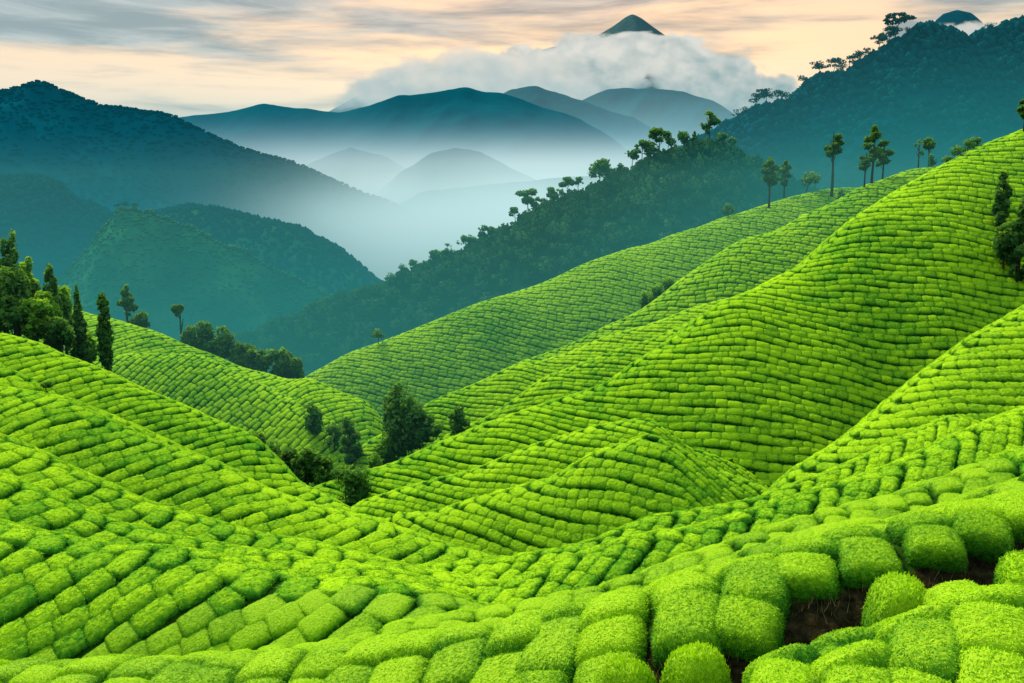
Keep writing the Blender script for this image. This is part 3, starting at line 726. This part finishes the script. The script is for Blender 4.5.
ORD2 = ['first', 'second from left', 'third from left', 'fourth from left', 'fifth from left', 'sixth from left', 'seventh from left', 'eighth from left', 'ninth from left', 'tenth from left', 'eleventh from left', 'tenth from right', 'ninth from right', 'eighth from right', 'seventh from right', 'sixth from right', 'fifth from right', 'fourth from right', 'third from right', 'narrow second from right', 'rightmost']
def mountain(name, pts, mf=0.6, mb=0.5, tfront=400, mat=None, relief=10, lam=120, seed=1, ne=260, nt=90, shear=0.5, tback=150, ends=(.5, .5)):
    P = np.array([at(*p) for p in pts]); Y0 = P[:, 1].mean()
    x = P[:, 0]; o = np.argsort(x); x, y, z = P[o, 0], P[o, 1], P[o, 2]
    g = np.linspace(x[0], x[-1], ne); gy = np.interp(g, x, y); gz = np.interp(g, x, z)
    w = max(3, int(ne / len(pts) * .22)) | 1; k = np.hanning(w + 2)[1:-1]; k /= k.sum()
    pad = lambda a: np.convolve(np.concatenate([2 * a[0] - a[1:w // 2 + 1][::-1], a, 2 * a[-1] - a[-w // 2:-1][::-1]]), k, 'same')[w // 2:w // 2 + len(a)]
    gz = pad(gz); gz += fbm(g / lam * 4, g * 0, seed, 4) * min(relief * .22, 12)
    tb = np.linspace(-tback, 0, 14)[:-1]; tf_ = np.linspace(0, 1, nt) ** 1.3 * tfront
    t = np.concatenate([tb, tf_])
    X = np.repeat(g[:, None], len(t), 1); T = np.repeat(t[None], ne, 0)
    Z = gz[:, None] - np.where(T > 0, mf * (np.sqrt(T * T + 25 * (Y0 / 1000) ** 2) - 5 * Y0 / 1000), -mb * T)
    gl = ridged((X + T * shear) / lam, T / (lam * 3.5), seed)
    Z += (gl - .75) * relief * np.clip(np.abs(T) / (tfront * .22), 0, 1) + fbm(X / lam * 5, T / lam * 5, seed + 5) * relief * .25 * np.clip(np.abs(T) / (tfront * .1), 0, 1)
    Yv = gy[:, None] - T
    V = np.stack([X, Yv, Z], -1)
    ob = link(name, mesh_from(name, V.reshape(-1, 3), grid_faces(ne, len(t)), mat), kind='structure')
    return V, len(tb)

def blob(seed, sub=1, jit=.18):
    import bmesh
    bm = bmesh.new(); bmesh.ops.create_icosphere(bm, subdivisions=sub, radius=1)
    V = np.array([v.co[:] for v in bm.verts]); Ft = np.array([[v.index for v in f.verts] for f in bm.faces]); bm.free()
    r = np.random.default_rng(seed); V *= (1 + r.normal(0, jit, len(V)))[:, None]
    return V, Ft

def forest(name, V, ntb, n, size, mat, label, sub=1, seed=3, tmax=1.0, cards=0, sq=1.0):
    """crowns standing all over a slope, one mass"""
    r = np.random.default_rng(seed); ne, nt_ = V.shape[:2]
    a = r.uniform(0, ne - 1.001, n); b = ntb - 2 + (r.random(n) ** 1.3) * (nt_ - ntb) * tmax
    ncr = n // 5; b[:ncr] = ntb + r.uniform(-1.2, .8, ncr)
    b = np.clip(b, 0, nt_ - 1.001)
    i, j = a.astype(int), b.astype(int); fa, fb = (a - i)[:, None], (b - j)[:, None]
    P = (V[i, j] * (1 - fa) + V[i + 1, j] * fa) * (1 - fb) + (V[i, j + 1] * (1 - fa) + V[i + 1, j + 1] * fa) * fb
    px, py, _ = project(P); k = (px > -90) & (px < 1114) & (py < 700); P = P[k]; n = len(P)
    VV, FF, HH = [], [], []; off = 0
    for v in range(4):
        sel = np.arange(v, n, 4); m = len(sel)
        s = size * r.uniform(.55, 1.35, m)
        if cards:
            u = r.normal(0, 1, (cards, 3)); u /= np.linalg.norm(u, axis=1)[:, None]; u[:, 2] = np.abs(u[:, 2]) * 1.1 - .25
            c = u * r.uniform(.55, 1.05, cards)[:, None]
            nn = u + r.normal(0, .5, (cards, 3)); nn /= np.linalg.norm(nn, axis=1)[:, None]
            t1 = np.cross(nn, r.normal(0, 1, (cards, 3))); t1 /= np.linalg.norm(t1, axis=1)[:, None]; t2 = np.cross(nn, t1)
            l = r.uniform(.16, .34, cards)[:, None]
            tV = np.stack([c - t1 * l, c + t2 * l * .7, c + t1 * l, c - t2 * l * .7], 1).reshape(-1, 3); tF = np.arange(cards * 4).reshape(-1, 4)
        else:
            tV, tF = blob(seed + v, sub, .2)
        sc = np.stack([s, s, s * sq * r.uniform(.8, 1.5, m)], 1)
        W = tV[None] * sc[:, None, :] + P[sel][:, None, :] + np.stack([0 * s, 0 * s, s * .45], 1)[:, None, :]
        VV.append(W.reshape(-1, 3)); FF.append((tF[None] + (np.arange(m) * len(tV))[:, None, None]).reshape(-1, tF.shape[1]) + off); off += m * len(tV)
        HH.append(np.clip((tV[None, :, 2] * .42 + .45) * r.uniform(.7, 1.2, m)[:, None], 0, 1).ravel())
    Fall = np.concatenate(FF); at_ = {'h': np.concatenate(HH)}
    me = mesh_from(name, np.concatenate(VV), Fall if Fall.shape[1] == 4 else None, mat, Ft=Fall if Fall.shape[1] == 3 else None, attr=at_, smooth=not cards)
    link(name, me, kind='stuff', label=label, category='forest')

V, nb = mountain('hills', [(150,375,420),(230,352,420),(255,341,420),(290,324,420),(375,294,422),(425,276,425),(480,253,430),(518,231,432),(568,206,436),(612,186,440),(662,161,446),(703,151,450),(735,158,453),(770,176,456),(830,205,460),(940,250,465)],
                 mf=.8, mb=.6, tfront=150, mat=M_FOREST, relief=9, lam=45, seed=11, shear=.5, tback=60)
forest('forest', V, nb, 3600, 3.0, M_FOREST, 'dark woodland covering the long slope behind the tea ridges', cards=110, seed=21)

for k, (px, hp, wp, kd, br) in enumerate([(425,15,16,'round',.2),(441,18,18,'round',.3),(453,14,14,'round',.3),(466,22,20,'umbrella',.4),(478,15,14,'round',.3),(491,19,16,'umbrella',.45),
      (504,16,13,'pine',.4),(515,25,15,'umbrella',.5),(528,34,22,'umbrella',.55),(541,20,16,'umbrella',.5),(553,24,17,'umbrella',.4),(568,27,17,'umbrella',.6),(578,23,15,'umbrella',.6),(600,33,28,'round',.25),
      (632,26,19,'umbrella',.45),(642,30,20,'umbrella',.5),(650,27,17,'round',.35),(659,32,20,'umbrella',.5),(683,25,15,'round',.35),(694,22,9,'pine',.4),(709,37,24,'umbrella',.35)]):
    skyline_tree(kd, V, nb, px, hp, wp, 200 + k, ('leftmost' if k == 0 else 'rightmost and tall' if k == 20 else 'broadest rounded' if k == 13 else 'tall flat topped' if k == 8 else ORD2[k]) + ' of the taller trees on the skyline of the woodland slope', bare=br, group='skyline trees of the woodland slope', mat=M_TREE)
for k, (px, hp, wp, kd) in enumerate([(392,15,14,'round'),(404,18,14,'round'),(414,18,13,'umbrella'),(434,21,14,'umbrella'),(447,21,13,'umbrella'),(472,20,14,'round'),(484,23,14,'umbrella'),(534,20,14,'umbrella'),(560,18,13,'umbrella'),(609,19,14,'umbrella'),(620,18,13,'umbrella'),(668,22,14,'umbrella'),(722,20,15,'umbrella'),(731,18,14,'umbrella')]):
    skyline_tree(kd, V, nb, px, hp, wp, 300 + k, 'low tree between the taller skyline trees of the woodland slope', bare=.3, group='low skyline trees of the woodland slope', mat=M_TREE)
V, nb = mountain('mountain', [(600,200,900),(660,168,900),(690,151,900),(724,130,900),(753,113,905),(794,100,910),(812,82,910),(847,75,915),(870,62,920),(894,46,925),(923,31,930),(947,31,930),(966,42,935),(985,34,935),(1005,28,940),(1024,25,940),(1100,5,950),(1240,30,960)],
                 mf=.75, mb=.6, tfront=330, mat=M_MOUNT, relief=52, lam=150, seed=12, shear=.9, tback=120)
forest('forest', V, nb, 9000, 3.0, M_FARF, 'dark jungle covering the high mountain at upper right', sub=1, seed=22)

for k, (px, hp, wp, kd, br, ln_) in enumerate([(737,10,11,'umbrella',.4,0),(757,14,16,'umbrella',.4,0),(766,16,15,'umbrella',.45,0),(777,12,14,'umbrella',.4,0),(819,14,16,'umbrella',.5,0),(832,15,20,'umbrella',.5,.2),(849,13,12,'umbrella',.5,0),(857,13,9,'round',.3,0),
      (877,16,16,'umbrella',.4,.2),(886,18,17,'umbrella',.45,.25),(893,24,22,'umbrella',.6,.2),(745,9,11,'round',.3,0),(786,10,12,'round',.3,0),(803,11,12,'umbrella',.4,0),(841,10,12,'round',.3,0),(866,11,13,'umbrella',.4,0),(908,8,11,'round',.3,0),(990,8,12,'round',.3,0)]):
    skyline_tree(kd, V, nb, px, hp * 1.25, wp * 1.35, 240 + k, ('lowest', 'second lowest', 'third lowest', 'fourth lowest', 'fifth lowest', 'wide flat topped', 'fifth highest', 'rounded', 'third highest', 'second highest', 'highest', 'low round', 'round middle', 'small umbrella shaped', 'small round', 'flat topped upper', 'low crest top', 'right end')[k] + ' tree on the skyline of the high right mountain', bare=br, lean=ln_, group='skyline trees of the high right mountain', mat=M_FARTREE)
V, nb = mountain('hills', [(10,310,640),(60,282,640),(75,266,640),(100,236,640),(120,213,640),(140,211,640),(165,217,640),(200,231,640),(260,263,640),(310,287,640),(340,302,640),(380,325,640),(430,352,640)],
                 mf=.75, mb=.7, tfront=190, mat=M_HILL, relief=34, lam=62, seed=13, shear=-.9, tback=90)
forest('forest', V, nb, 5200, 1.0, M_SCRUB, 'scrub covering the cone shaped hill', sub=1, seed=43, sq=.6)
forest('forest', V, nb, 420, 1.5, M_FOREST, 'bushes along the crest of the cone shaped hill', sub=1, seed=23, tmax=.05)

for k, (px, hp, wp) in enumerate([(117,9,14),(125,8,10),(135,7,11)]):
    skyline_tree('umbrella' if k == 0 else 'round', V, nb, px, hp, wp, 260 + k, ('spreading tree at the left of the three on the cone hill top', 'middle tree of three on top of the cone shaped hill', 'rightmost of three trees on top of the cone shaped hill')[k], group='trees on the cone shaped hill', mat=M_FARTREE)
V, nb = mountain('hills', [(110,235,1000),(150,216,1000),(190,206,1000),(230,214,1000),(300,229,1000),(340,251,1000),(385,286,1000),(430,320,1000)],
                 mf=.75, mb=.7, tfront=190, mat=M_HILL, relief=30, lam=95, seed=14, shear=-.8, tback=90)
forest('forest', V, nb, 5000, 2.2, M_FARF, 'woodland on the low ridge right of the cone shaped hill', sub=1, seed=24)
V, nb = mountain('hills', [(-160,190,1000),(-60,180,1000),(0,178,1000),(40,178,1000),(60,186,1000),(75,201,1000),(110,213,1000),(150,245,1000),(200,290,1000)],
                 mf=.75, mb=.7, tfront=260, mat=M_MOUNT, relief=26, lam=120, seed=15, shear=-.6, tback=90)
forest('forest', V, nb, 6000, 2.6, M_FARF, 'woodland on the dark rounded hill at the left edge', sub=1, seed=25)
V, nb = mountain('mountain', [(-200,120,1700),(-60,102,1700),(0,91,1700),(25,85,1700),(40,80,1700),(60,89,1700),(100,106,1700),(140,110,1700),(175,116,1700),(210,133,1700),(240,149,1700),(300,166,1700),(350,189,1700),(400,206,1700),(435,229,1700),(470,250,1700),(520,275,1700)],
                 mf=.7, mb=.6, tfront=520, mat=M_MOUNT, relief=95, lam=300, seed=16, shear=-.7, tback=200)
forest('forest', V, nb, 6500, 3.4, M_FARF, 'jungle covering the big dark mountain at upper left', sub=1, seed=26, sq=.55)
for pts, sd, rl, tf_ in (
    ([(120,130,3000),(180,117,3000),(230,111,3000),(265,103,3000),(300,109,3000),(340,113,3000),(370,106,3000),(400,96,3000),(440,91,3000),(465,87,3000),(500,93,3000),(540,106,3000),(580,119,3000),(610,136,3000),(640,161,3000),(670,190,3000),(700,215,3000)], 31, 70, 800),
    ([(280,185,2500),(310,163,2500),(350,147,2500),(385,157,2500),(420,178,2500),(450,200,2500)], 32, 40, 400),
    ([(370,200,2300),(400,172,2300),(430,153,2300),(455,148,2300),(480,152,2300),(530,176,2300),(580,205,2300)], 33, 40, 400),
    ([(380,215,1950),(420,192,1950),(490,184,1950),(560,177,1950),(610,176,1950),(680,200,1950)], 34, 25, 300),
    ([(440,140,4300),(480,105,4300),(511,89,4300),(537,86,4300),(584,102,4300),(634,118,4300),(690,150,4300)], 35, 60, 800),
    ([(520,150,5400),(570,105,5400),(608,89,5400),(650,88,5400),(684,92,5400),(713,101,5400),(760,130,5400)], 36, 60, 800)):
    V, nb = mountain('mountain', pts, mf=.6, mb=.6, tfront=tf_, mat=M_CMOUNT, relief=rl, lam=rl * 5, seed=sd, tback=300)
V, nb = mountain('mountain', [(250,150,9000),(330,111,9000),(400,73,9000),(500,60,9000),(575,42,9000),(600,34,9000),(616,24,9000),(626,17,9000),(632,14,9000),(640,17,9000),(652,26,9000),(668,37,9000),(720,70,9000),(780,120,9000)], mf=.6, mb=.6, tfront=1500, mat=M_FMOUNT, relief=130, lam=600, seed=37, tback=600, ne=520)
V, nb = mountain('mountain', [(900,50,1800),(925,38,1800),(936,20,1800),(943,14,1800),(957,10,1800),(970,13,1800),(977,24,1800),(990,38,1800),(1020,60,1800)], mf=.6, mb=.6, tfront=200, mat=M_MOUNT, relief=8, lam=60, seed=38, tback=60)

# valley floor out to the horizon
gv = np.array([[-40000, 150, -190], [40000, 150, -190], [40000, 45000, -190], [-40000, 45000, -190]], float)
link('ground', mesh_from('ground', gv, np.array([[0, 1, 2, 3]]), M_MOUNT, smooth=False), kind='structure')


# ------------------------------------------------------------------ mist and haze (volumes; emission stands in for scattered daylight, extinction by height)
def mist(name, x0, x1, y0, y1, z0, z1, label, build, step=1.0):
    V = np.array([[x, y, z] for x in (x0, x1) for y in (y0, y1) for z in (z0, z1)], float)
    Fq = np.array([[0, 1, 3, 2], [4, 6, 7, 5], [0, 4, 5, 1], [2, 3, 7, 6], [0, 2, 6, 4], [1, 5, 7, 3]])
    m, nt, nd, lk = new_mat(name)
    out = N(nd, 'ShaderNodeOutputMaterial'); geo = N(nd, 'ShaderNodeNewGeometry')
    sp = N(nd, 'ShaderNodeSeparateXYZ'); lk.new(geo.outputs['Position'], sp.inputs[0])
    def mt(op, a, b=None, c=None, clamp=False):
        n = N(nd, 'ShaderNodeMath', operation=op); n.use_clamp = clamp
        for k, v in enumerate((a, b, c)):
            if v is None: continue
            if isinstance(v, (int, float)): n.inputs[k].default_value = v
            else: lk.new(v, n.inputs[k])
        return n.outputs[0]
    def sm(v, a, b):
        n = N(nd, 'ShaderNodeMapRange', interpolation_type='SMOOTHSTEP'); lk.new(v, n.inputs[0])
        n.inputs[1].default_value = a; n.inputs[2].default_value = b; return n.outputs[0]
    def ns(sx, sy, sz, det=4.0, off=0.0):
        mp = N(nd, 'ShaderNodeMapping'); mp.inputs['Scale'].default_value = (sx, sy, sz); mp.inputs['Location'].default_value = (off, off, off)
        lk.new(geo.outputs['Position'], mp.inputs['Vector'])
        n = N(nd, 'ShaderNodeTexNoise', i_Scale=1.0, i_Detail=det, i_Roughness=.55); lk.new(mp.outputs[0], n.inputs['Vector']); return n.outputs['Fac']
    dens, colr = build(sp.outputs, mt, sm, ns)
    ab = N(nd, 'ShaderNodeVolumeAbsorption'); ab.inputs['Color'].default_value = (0, 0, 0, 1); lk.new(dens, ab.inputs['Density'])
    em = N(nd, 'ShaderNodeEmission'); lk.new(dens, em.inputs['Strength'])
    if isinstance(colr, tuple): em.inputs['Color'].default_value = (*colr, 1)
    else: lk.new(colr, em.inputs['Color'])
    ad = N(nd, 'ShaderNodeAddShader'); lk.new(ab.outputs[0], ad.inputs[0]); lk.new(em.outputs[0], ad.inputs[1])
    lk.new(ad.outputs[0], out.inputs['Volume'])
    m.cycles.volume_step_rate = step
    link(name, mesh_from(name, V, Fq, m, smooth=False), kind='stuff', label=label, category='mist')

TEAL = (.004, .22, .31)
def b_thin(p, mt, sm, ns):
    d = mt('MULTIPLY', mt('POWER', 2.718, mt('MULTIPLY', mt('MAXIMUM', mt('ADD', p['Z'], 60.0), 0.0), -1 / 75.0)), 1 / 760.0)
    return mt('MULTIPLY', d, mt('MULTIPLY', mt('MULTIPLY', sm(p['Y'], 300.0, 560.0), sm(p['Y'], 1700.0, 1200.0)), mt('MAXIMUM', sm(p['Y'], 900.0, 600.0), sm(p['X'], -120.0, -420.0)))), TEAL
mist('haze', -1600, 1600, 300, 1700, -195, 420, 'thin teal haze filling the valley air before the mountains', b_thin, .35)
def b_main(p, mt, sm, ns):
    zz = mt('MULTIPLY_ADD', ns(.0016, .0016, .004), -120.0, 60.0)
    zz = mt('ADD', mt('ADD', p['Z'], zz), 5.0)
    zz = mt('DIVIDE', mt('MAXIMUM', zz, 0.0), 112.0)
    d = mt('MULTIPLY', mt('POWER', 2.718, mt('MULTIPLY', mt('MULTIPLY', zz, zz), -1.0)), 1 / 160.0)
    d = mt('MULTIPLY', d, mt('MULTIPLY', sm(p['Y'], 1700.0, 2750.0), sm(p['Z'], 420.0, 250.0)))
    hc = N(d.node.id_data.nodes, 'ShaderNodeMix', data_type='RGBA'); d.node.id_data.links.new(sm(p['Z'], 215.0, 20.0), hc.inputs['Factor'])
    hc.inputs['A'].default_value = (.012, .30, .42, 1); hc.inputs['B'].default_value = (1.0, 1.16, 1.16, 1)
    return d, hc.outputs['Result']
mist('valley_mist', -4000, 4000, 1650, 3600, -195, 420, 'white mist lying in the valley under the central mountains', b_main, .25)
def b_back(p, mt, sm, ns):
    zz = mt('DIVIDE', mt('ADD', p['Z'], mt('MULTIPLY_ADD', ns(.001, .001, .003), -240.0, 120.0)), 270.0)
    d = mt('MULTIPLY', mt('POWER', 2.718, mt('MULTIPLY', mt('MULTIPLY', zz, zz), -1.0)), 1 / 520.0)
    return mt('MULTIPLY', d, sm(p['Y'], 3500.0, 3900.0)), (.42, .66, .68)
mist('valley_mist', -4000, 4000, 3610, 5300, -195, 800, 'pale mist behind the central mountains', b_back, .3)
def b_side(p, mt, sm, ns):
    zz = mt('ADD', p['Z'], mt('MULTIPLY_ADD', ns(.004, .004, .008), -70.0, 80.0))
    zz = mt('DIVIDE', mt('MAXIMUM', zz, 0.0), 62.0)
    d = mt('MULTIPLY', mt('POWER', 2.718, mt('MULTIPLY', mt('MULTIPLY', zz, zz), -1.0)), 1 / 150.0)
    d = mt('MULTIPLY', d, mt('MULTIPLY', sm(p['X'], -430.0, 90.0), sm(p['Y'], 950.0, 1100.0)))
    return d, (.92, 1.22, 1.24)
mist('valley_mist', -440, 900, 950, 1640, -195, 200, 'paler mist drifting past the foot of the big left mountain', b_side, .25)
def b_right(p, mt, sm, ns):
    zz = mt('ADD', p['Z'], mt('MULTIPLY_ADD', ns(.008, .008, .016), -40.0, 20.0))
    d = mt('MULTIPLY', mt('POWER', 2.718, mt('MULTIPLY', mt('MAXIMUM', zz, 0.0), -1 / 40.0)), 1 / 360.0)
    return mt('MULTIPLY', d, mt('MULTIPLY', sm(p['X'], 20.0, 170.0), sm(p['Y'], 470.0, 540.0))), (.10, .36, .40)
mist('valley_mist', -150, 700, 470, 700, -195, 160, 'bluish mist between the woodland slope and the high right mountain', b_right, .3)

def b_near(p, mt, sm, ns):
    zq = mt('SUBTRACT', p['Z'], mt('MINIMUM', mt('MULTIPLY', mt('MAXIMUM', mt('SUBTRACT', p['X'], 10.0), 0.0), .5), 60.0))
    d = mt('MULTIPLY', sm(zq, 6.0, -75.0), 1 / 135.0)
    return mt('MULTIPLY', d, mt('MULTIPLY', sm(p['Y'], 255.0, 300.0), sm(p['Y'], 470.0, 430.0))), (.008, .19, .19)
mist('haze', -280, 300, 250, 475, -190, 92, 'teal haze in the hollow before the woodland slope', b_near, .4)
def b_tea(p, mt, sm, ns):
    v = mt('ADD', 0.0, 1 / 560.0)
    return v, (.075, .30, .25)
mist('haze', -260, 300, 100, 249, -70, 7, 'thin cool haze over the rear tea slopes', b_tea, 1.0)
# cloud wrapped around the far peak, and small ones by the dome at upper right
def cloud(name, c, rad, label, dens, scale, col_lo, col_hi, thr=.42, step=.35, off=0.0):
    c = np.array(c, float); rad = np.array(rad, float)
    def b(p, mt, sm, ns):
        q = [mt('DIVIDE', mt('SUBTRACT', p[k], float(c[i])), float(rad[i])) for i, k in enumerate('XYZ')]
        r2 = mt('ADD', mt('ADD', mt('MULTIPLY', q[0], q[0]), mt('MULTIPLY', q[1], q[1])), mt('MULTIPLY', q[2], q[2]))
        n = ns(scale, scale, scale * 1.5, 6.0, off)
        v = mt('SUBTRACT', mt('ADD', n, mt('MULTIPLY', mt('SUBTRACT', 1.0, r2), .42)), thr + .16)
        d = mt('MULTIPLY', sm(v, 0.0, .14), dens)
        hcol = N(v.node.id_data.nodes, 'ShaderNodeMix', data_type='RGBA')
        tree = v.node.id_data
        n2_ = ns(scale * 1.7, scale * 1.7, scale * 2.2, 5.0, off + 3.3)
        tree.links.new(mt('ADD', mt('MULTIPLY_ADD', q[2], .35, -.85), mt('MULTIPLY', n2_, 2.7), clamp=True), hcol.inputs['Factor'])
        hcol.inputs['A'].default_value = (*col_lo, 1); hcol.inputs['B'].default_value = (*col_hi, 1)  # paler tops and greyer body: cloud shading put into the emission colour
        return d, hcol.outputs['Result']
    mist(name, c[0] - rad[0] * 1.1, c[0] + rad[0] * 1.1, c[1] - rad[1] * 1.1, c[1] + rad[1] * 1.1, c[2] - rad[2] * 1.1, c[2] + rad[2] * 1.1, label, b, step)
cloud('cloud', at(626, 97, 8200), (1280, 480, 450), 'billowing grey cloud wrapped round the shoulders of the far peak', 1 / 38., 1 / 330., (.27, .40, .42), (.80, .78, .71), thr=.28, off=1.7)
cloud('cloud', at(470, 92, 7800), (1000, 400, 300), 'long low cloud trailing left from the far peak', 1 / 110., 1 / 380., (.40, .54, .55), (.80, .76, .68), thr=.34, off=7.)
cloud('cloud', at(962, 50, 1650), (85, 50, 42), 'small white cloud below the dome shaped summit at upper right', 1 / 14., 1 / 34., (.50, .58, .58), (.80, .74, .66), thr=.27, off=2.)
cloud('cloud', at(905, 33, 1500), (36, 40, 20), 'small grey cloud touching the jungle crest left of the dome summit', 1 / 14., 1 / 26., (.30, .38, .40), (.42, .44, .43), off=3.)


# ------------------------------------------------------------------ sun and sky
SUN_AZ, SUN_EL = R(-30), R(43)          # behind the scene, to the left
sd = np.array([math.sin(SUN_AZ) * math.cos(SUN_EL), math.cos(SUN_AZ) * math.cos(SUN_EL), math.sin(SUN_EL)])
sun_d = bpy.data.lights.new('sun', 'SUN'); sun_d.energy = 5.0; sun_d.angle = R(2.0); sun_d.color = (1.0, .90, .66)
sun = bpy.data.objects.new('sun', sun_d); COL.objects.link(sun)
sun.rotation_euler = Vector((-sd[0], -sd[1], -sd[2])).to_track_quat('-Z', 'Y').to_euler()

world = bpy.data.worlds.new('World'); scene.world = world; world.use_nodes = True
nt = world.node_tree; nt.nodes.clear(); nd, lk = nt.nodes, nt.links
wout = N(nd, 'ShaderNodeOutputWorld')
sky = N(nd, 'ShaderNodeTexSky', sky_type='NISHITA', sun_disc=False, sun_elevation=SUN_EL, sun_rotation=SUN_AZ)
bg = N(nd, 'ShaderNodeBackground', i_Strength=0.10); lk.new(sky.outputs[0], bg.inputs['Color'])
tc = N(nd, 'ShaderNodeTexCoord'); sep = N(nd, 'ShaderNodeSeparateXYZ'); lk.new(tc.outputs['Generated'], sep.inputs[0])
def math_(op, a, b=None, c=None, clamp=False):
    n = N(nd, 'ShaderNodeMath', operation=op); n.use_clamp = clamp
    for k, v in enumerate((a, b, c)):
        if v is None: continue
        if isinstance(v, (int, float)): n.inputs[k].default_value = v
        else: lk.new(v, n.inputs[k])
    return n.outputs[0]
def ramp(fac, stops, interp='LINEAR'):
    cr = N(nd, 'ShaderNodeValToRGB'); cr.color_ramp.interpolation = interp
    el = cr.color_ramp.elements
    while len(el) < len(stops): el.new(.5)
    for e, (p, c) in zip(el, stops): e.position = p; e.color = (*c, 1)
    lk.new(fac, cr.inputs[0]); return cr.outputs[0]
def mixc(f, a, b, bt='MIX'):
    m = N(nd, 'ShaderNodeMix', data_type='RGBA', blend_type=bt)
    for k, v in (('Factor', f), ('A', a), ('B', b)):
        if isinstance(v, (int, float)): m.inputs[k].default_value = v
        elif isinstance(v, tuple): m.inputs[k].default_value = (*v, 1)
        else: lk.new(v, m.inputs[k])
    return m.outputs['Result']
el_ = sep.outputs['Z']; az = math_('ARCTAN2', sep.outputs['X'], sep.outputs['Y'])
cv = N(nd, 'ShaderNodeCombineXYZ')
lk.new(math_('MULTIPLY', az, 5.0), cv.inputs[0]); lk.new(math_('MULTIPLY', el_, 42.0), cv.inputs[1])
n1 = N(nd, 'ShaderNodeTexNoise', i_Scale=1.0, i_Detail=6.0, i_Roughness=.55, i_Distortion=.35); lk.new(cv.outputs[0], n1.inputs['Vector'])
cv2 = N(nd, 'ShaderNodeCombineXYZ')
lk.new(math_('MULTIPLY', az, 2.2), cv2.inputs[0]); lk.new(math_('MULTIPLY', el_, 13.0), cv2.inputs[1]); cv2.inputs[2].default_value = 4.3
n2 = N(nd, 'ShaderNodeTexNoise', i_Scale=1.0, i_Detail=4.0, i_Roughness=.5); lk.new(cv2.outputs[0], n2.inputs['Vector'])
# glow of warm light low in the sky, right of centre
elf = math_('MULTIPLY', el_, 5.0, clamp=True)
base = ramp(elf, [(0.0, (.72, .76, .70)), (.35, (.98, .76, .50)), (.7, (1.0, .64, .33)), (1.0, (.85, .55, .32))])
dz = math_('ADD', az, -.12); glow = math_('POWER', 2.718, math_('MULTIPLY', math_('MULTIPLY', dz, dz), -9.0))
cool = (.22, .33, .37)
base = mixc(math_('MULTIPLY_ADD', glow, .8, .2, clamp=True), mixc(.42, base, cool), base)
band = math_('ADD', math_('MULTIPLY', n1.outputs['Fac'], .65), math_('MULTIPLY', n2.outputs['Fac'], .55))
band = math_('ADD', band, math_('MULTIPLY', math_('MULTIPLY', math_('MAXIMUM', math_('ADD', math_('MULTIPLY', az, -1.0), -.08), 0.0), math_('MAXIMUM', math_('ADD', el_, -.07), 0.0)), 2.9))
band = math_('ADD', band, math_('MULTIPLY', math_('MAXIMUM', math_('ADD', el_, -.125), 0.0), 4.3))
cf = N(nd, 'ShaderNodeMapRange', interpolation_type='SMOOTHSTEP'); lk.new(band, cf.inputs[0]); cf.inputs[1].default_value = .655; cf.inputs[2].default_value = .85
greyc = mixc(glow, (.13, .21, .235), (.25, .215, .19))
cv3 = N(nd, 'ShaderNodeCombineXYZ'); lk.new(math_('MULTIPLY', az, 9.0), cv3.inputs[0]); lk.new(math_('MULTIPLY', el_, 70.0), cv3.inputs[1]); cv3.inputs[2].default_value = 9.1
n3 = N(nd, 'ShaderNodeTexNoise', i_Scale=1.0, i_Detail=6.0, i_Roughness=.6, i_Distortion=.5); lk.new(cv3.outputs[0], n3.inputs['Vector'])
f3 = N(nd, 'ShaderNodeMapRange', interpolation_type='SMOOTHSTEP'); lk.new(n3.outputs['Fac'], f3.inputs[0]); f3.inputs[1].default_value = .36; f3.inputs[2].default_value = .70
greyc = mixc(math_('MULTIPLY', f3.outputs[0], .75), greyc, mixc(glow, (.36, .43, .43), (.62, .50, .38)))
skyc = mixc(math_('MULTIPLY', cf.outputs[0], .92), base, greyc)
# overhead: soft pale cloud
ov = N(nd, 'ShaderNodeMapRange', interpolation_type='SMOOTHSTEP'); lk.new(el_, ov.inputs[0]); ov.inputs[1].default_value = .22; ov.inputs[2].default_value = .6
skyc = mixc(ov.outputs[0], skyc, (.43, .60, .63))
bg2 = N(nd, 'ShaderNodeBackground', i_Strength=1.6); lk.new(skyc, bg2.inputs['Color'])
mx = N(nd, 'ShaderNodeMixShader'); mx.inputs[0].default_value = .88
lk.new(bg.outputs[0], mx.inputs[1]); lk.new(bg2.outputs[0], mx.inputs[2]); lk.new(mx.outputs[0], wout.inputs['Surface'])

# ------------------------------------------------------------------ render settings
scene.render.engine = 'CYCLES'
scene.view_settings.view_transform = 'Standard'; scene.view_settings.look = 'None'; scene.view_settings.exposure = 0
c = scene.cycles
c.use_denoising = True
c.max_bounces = 6; c.diffuse_bounces = 3; c.transparent_max_bounces = 24; c.volume_bounces = 0
c.caustics_reflective = False; c.caustics_refractive = False
c.volume_max_steps = 256
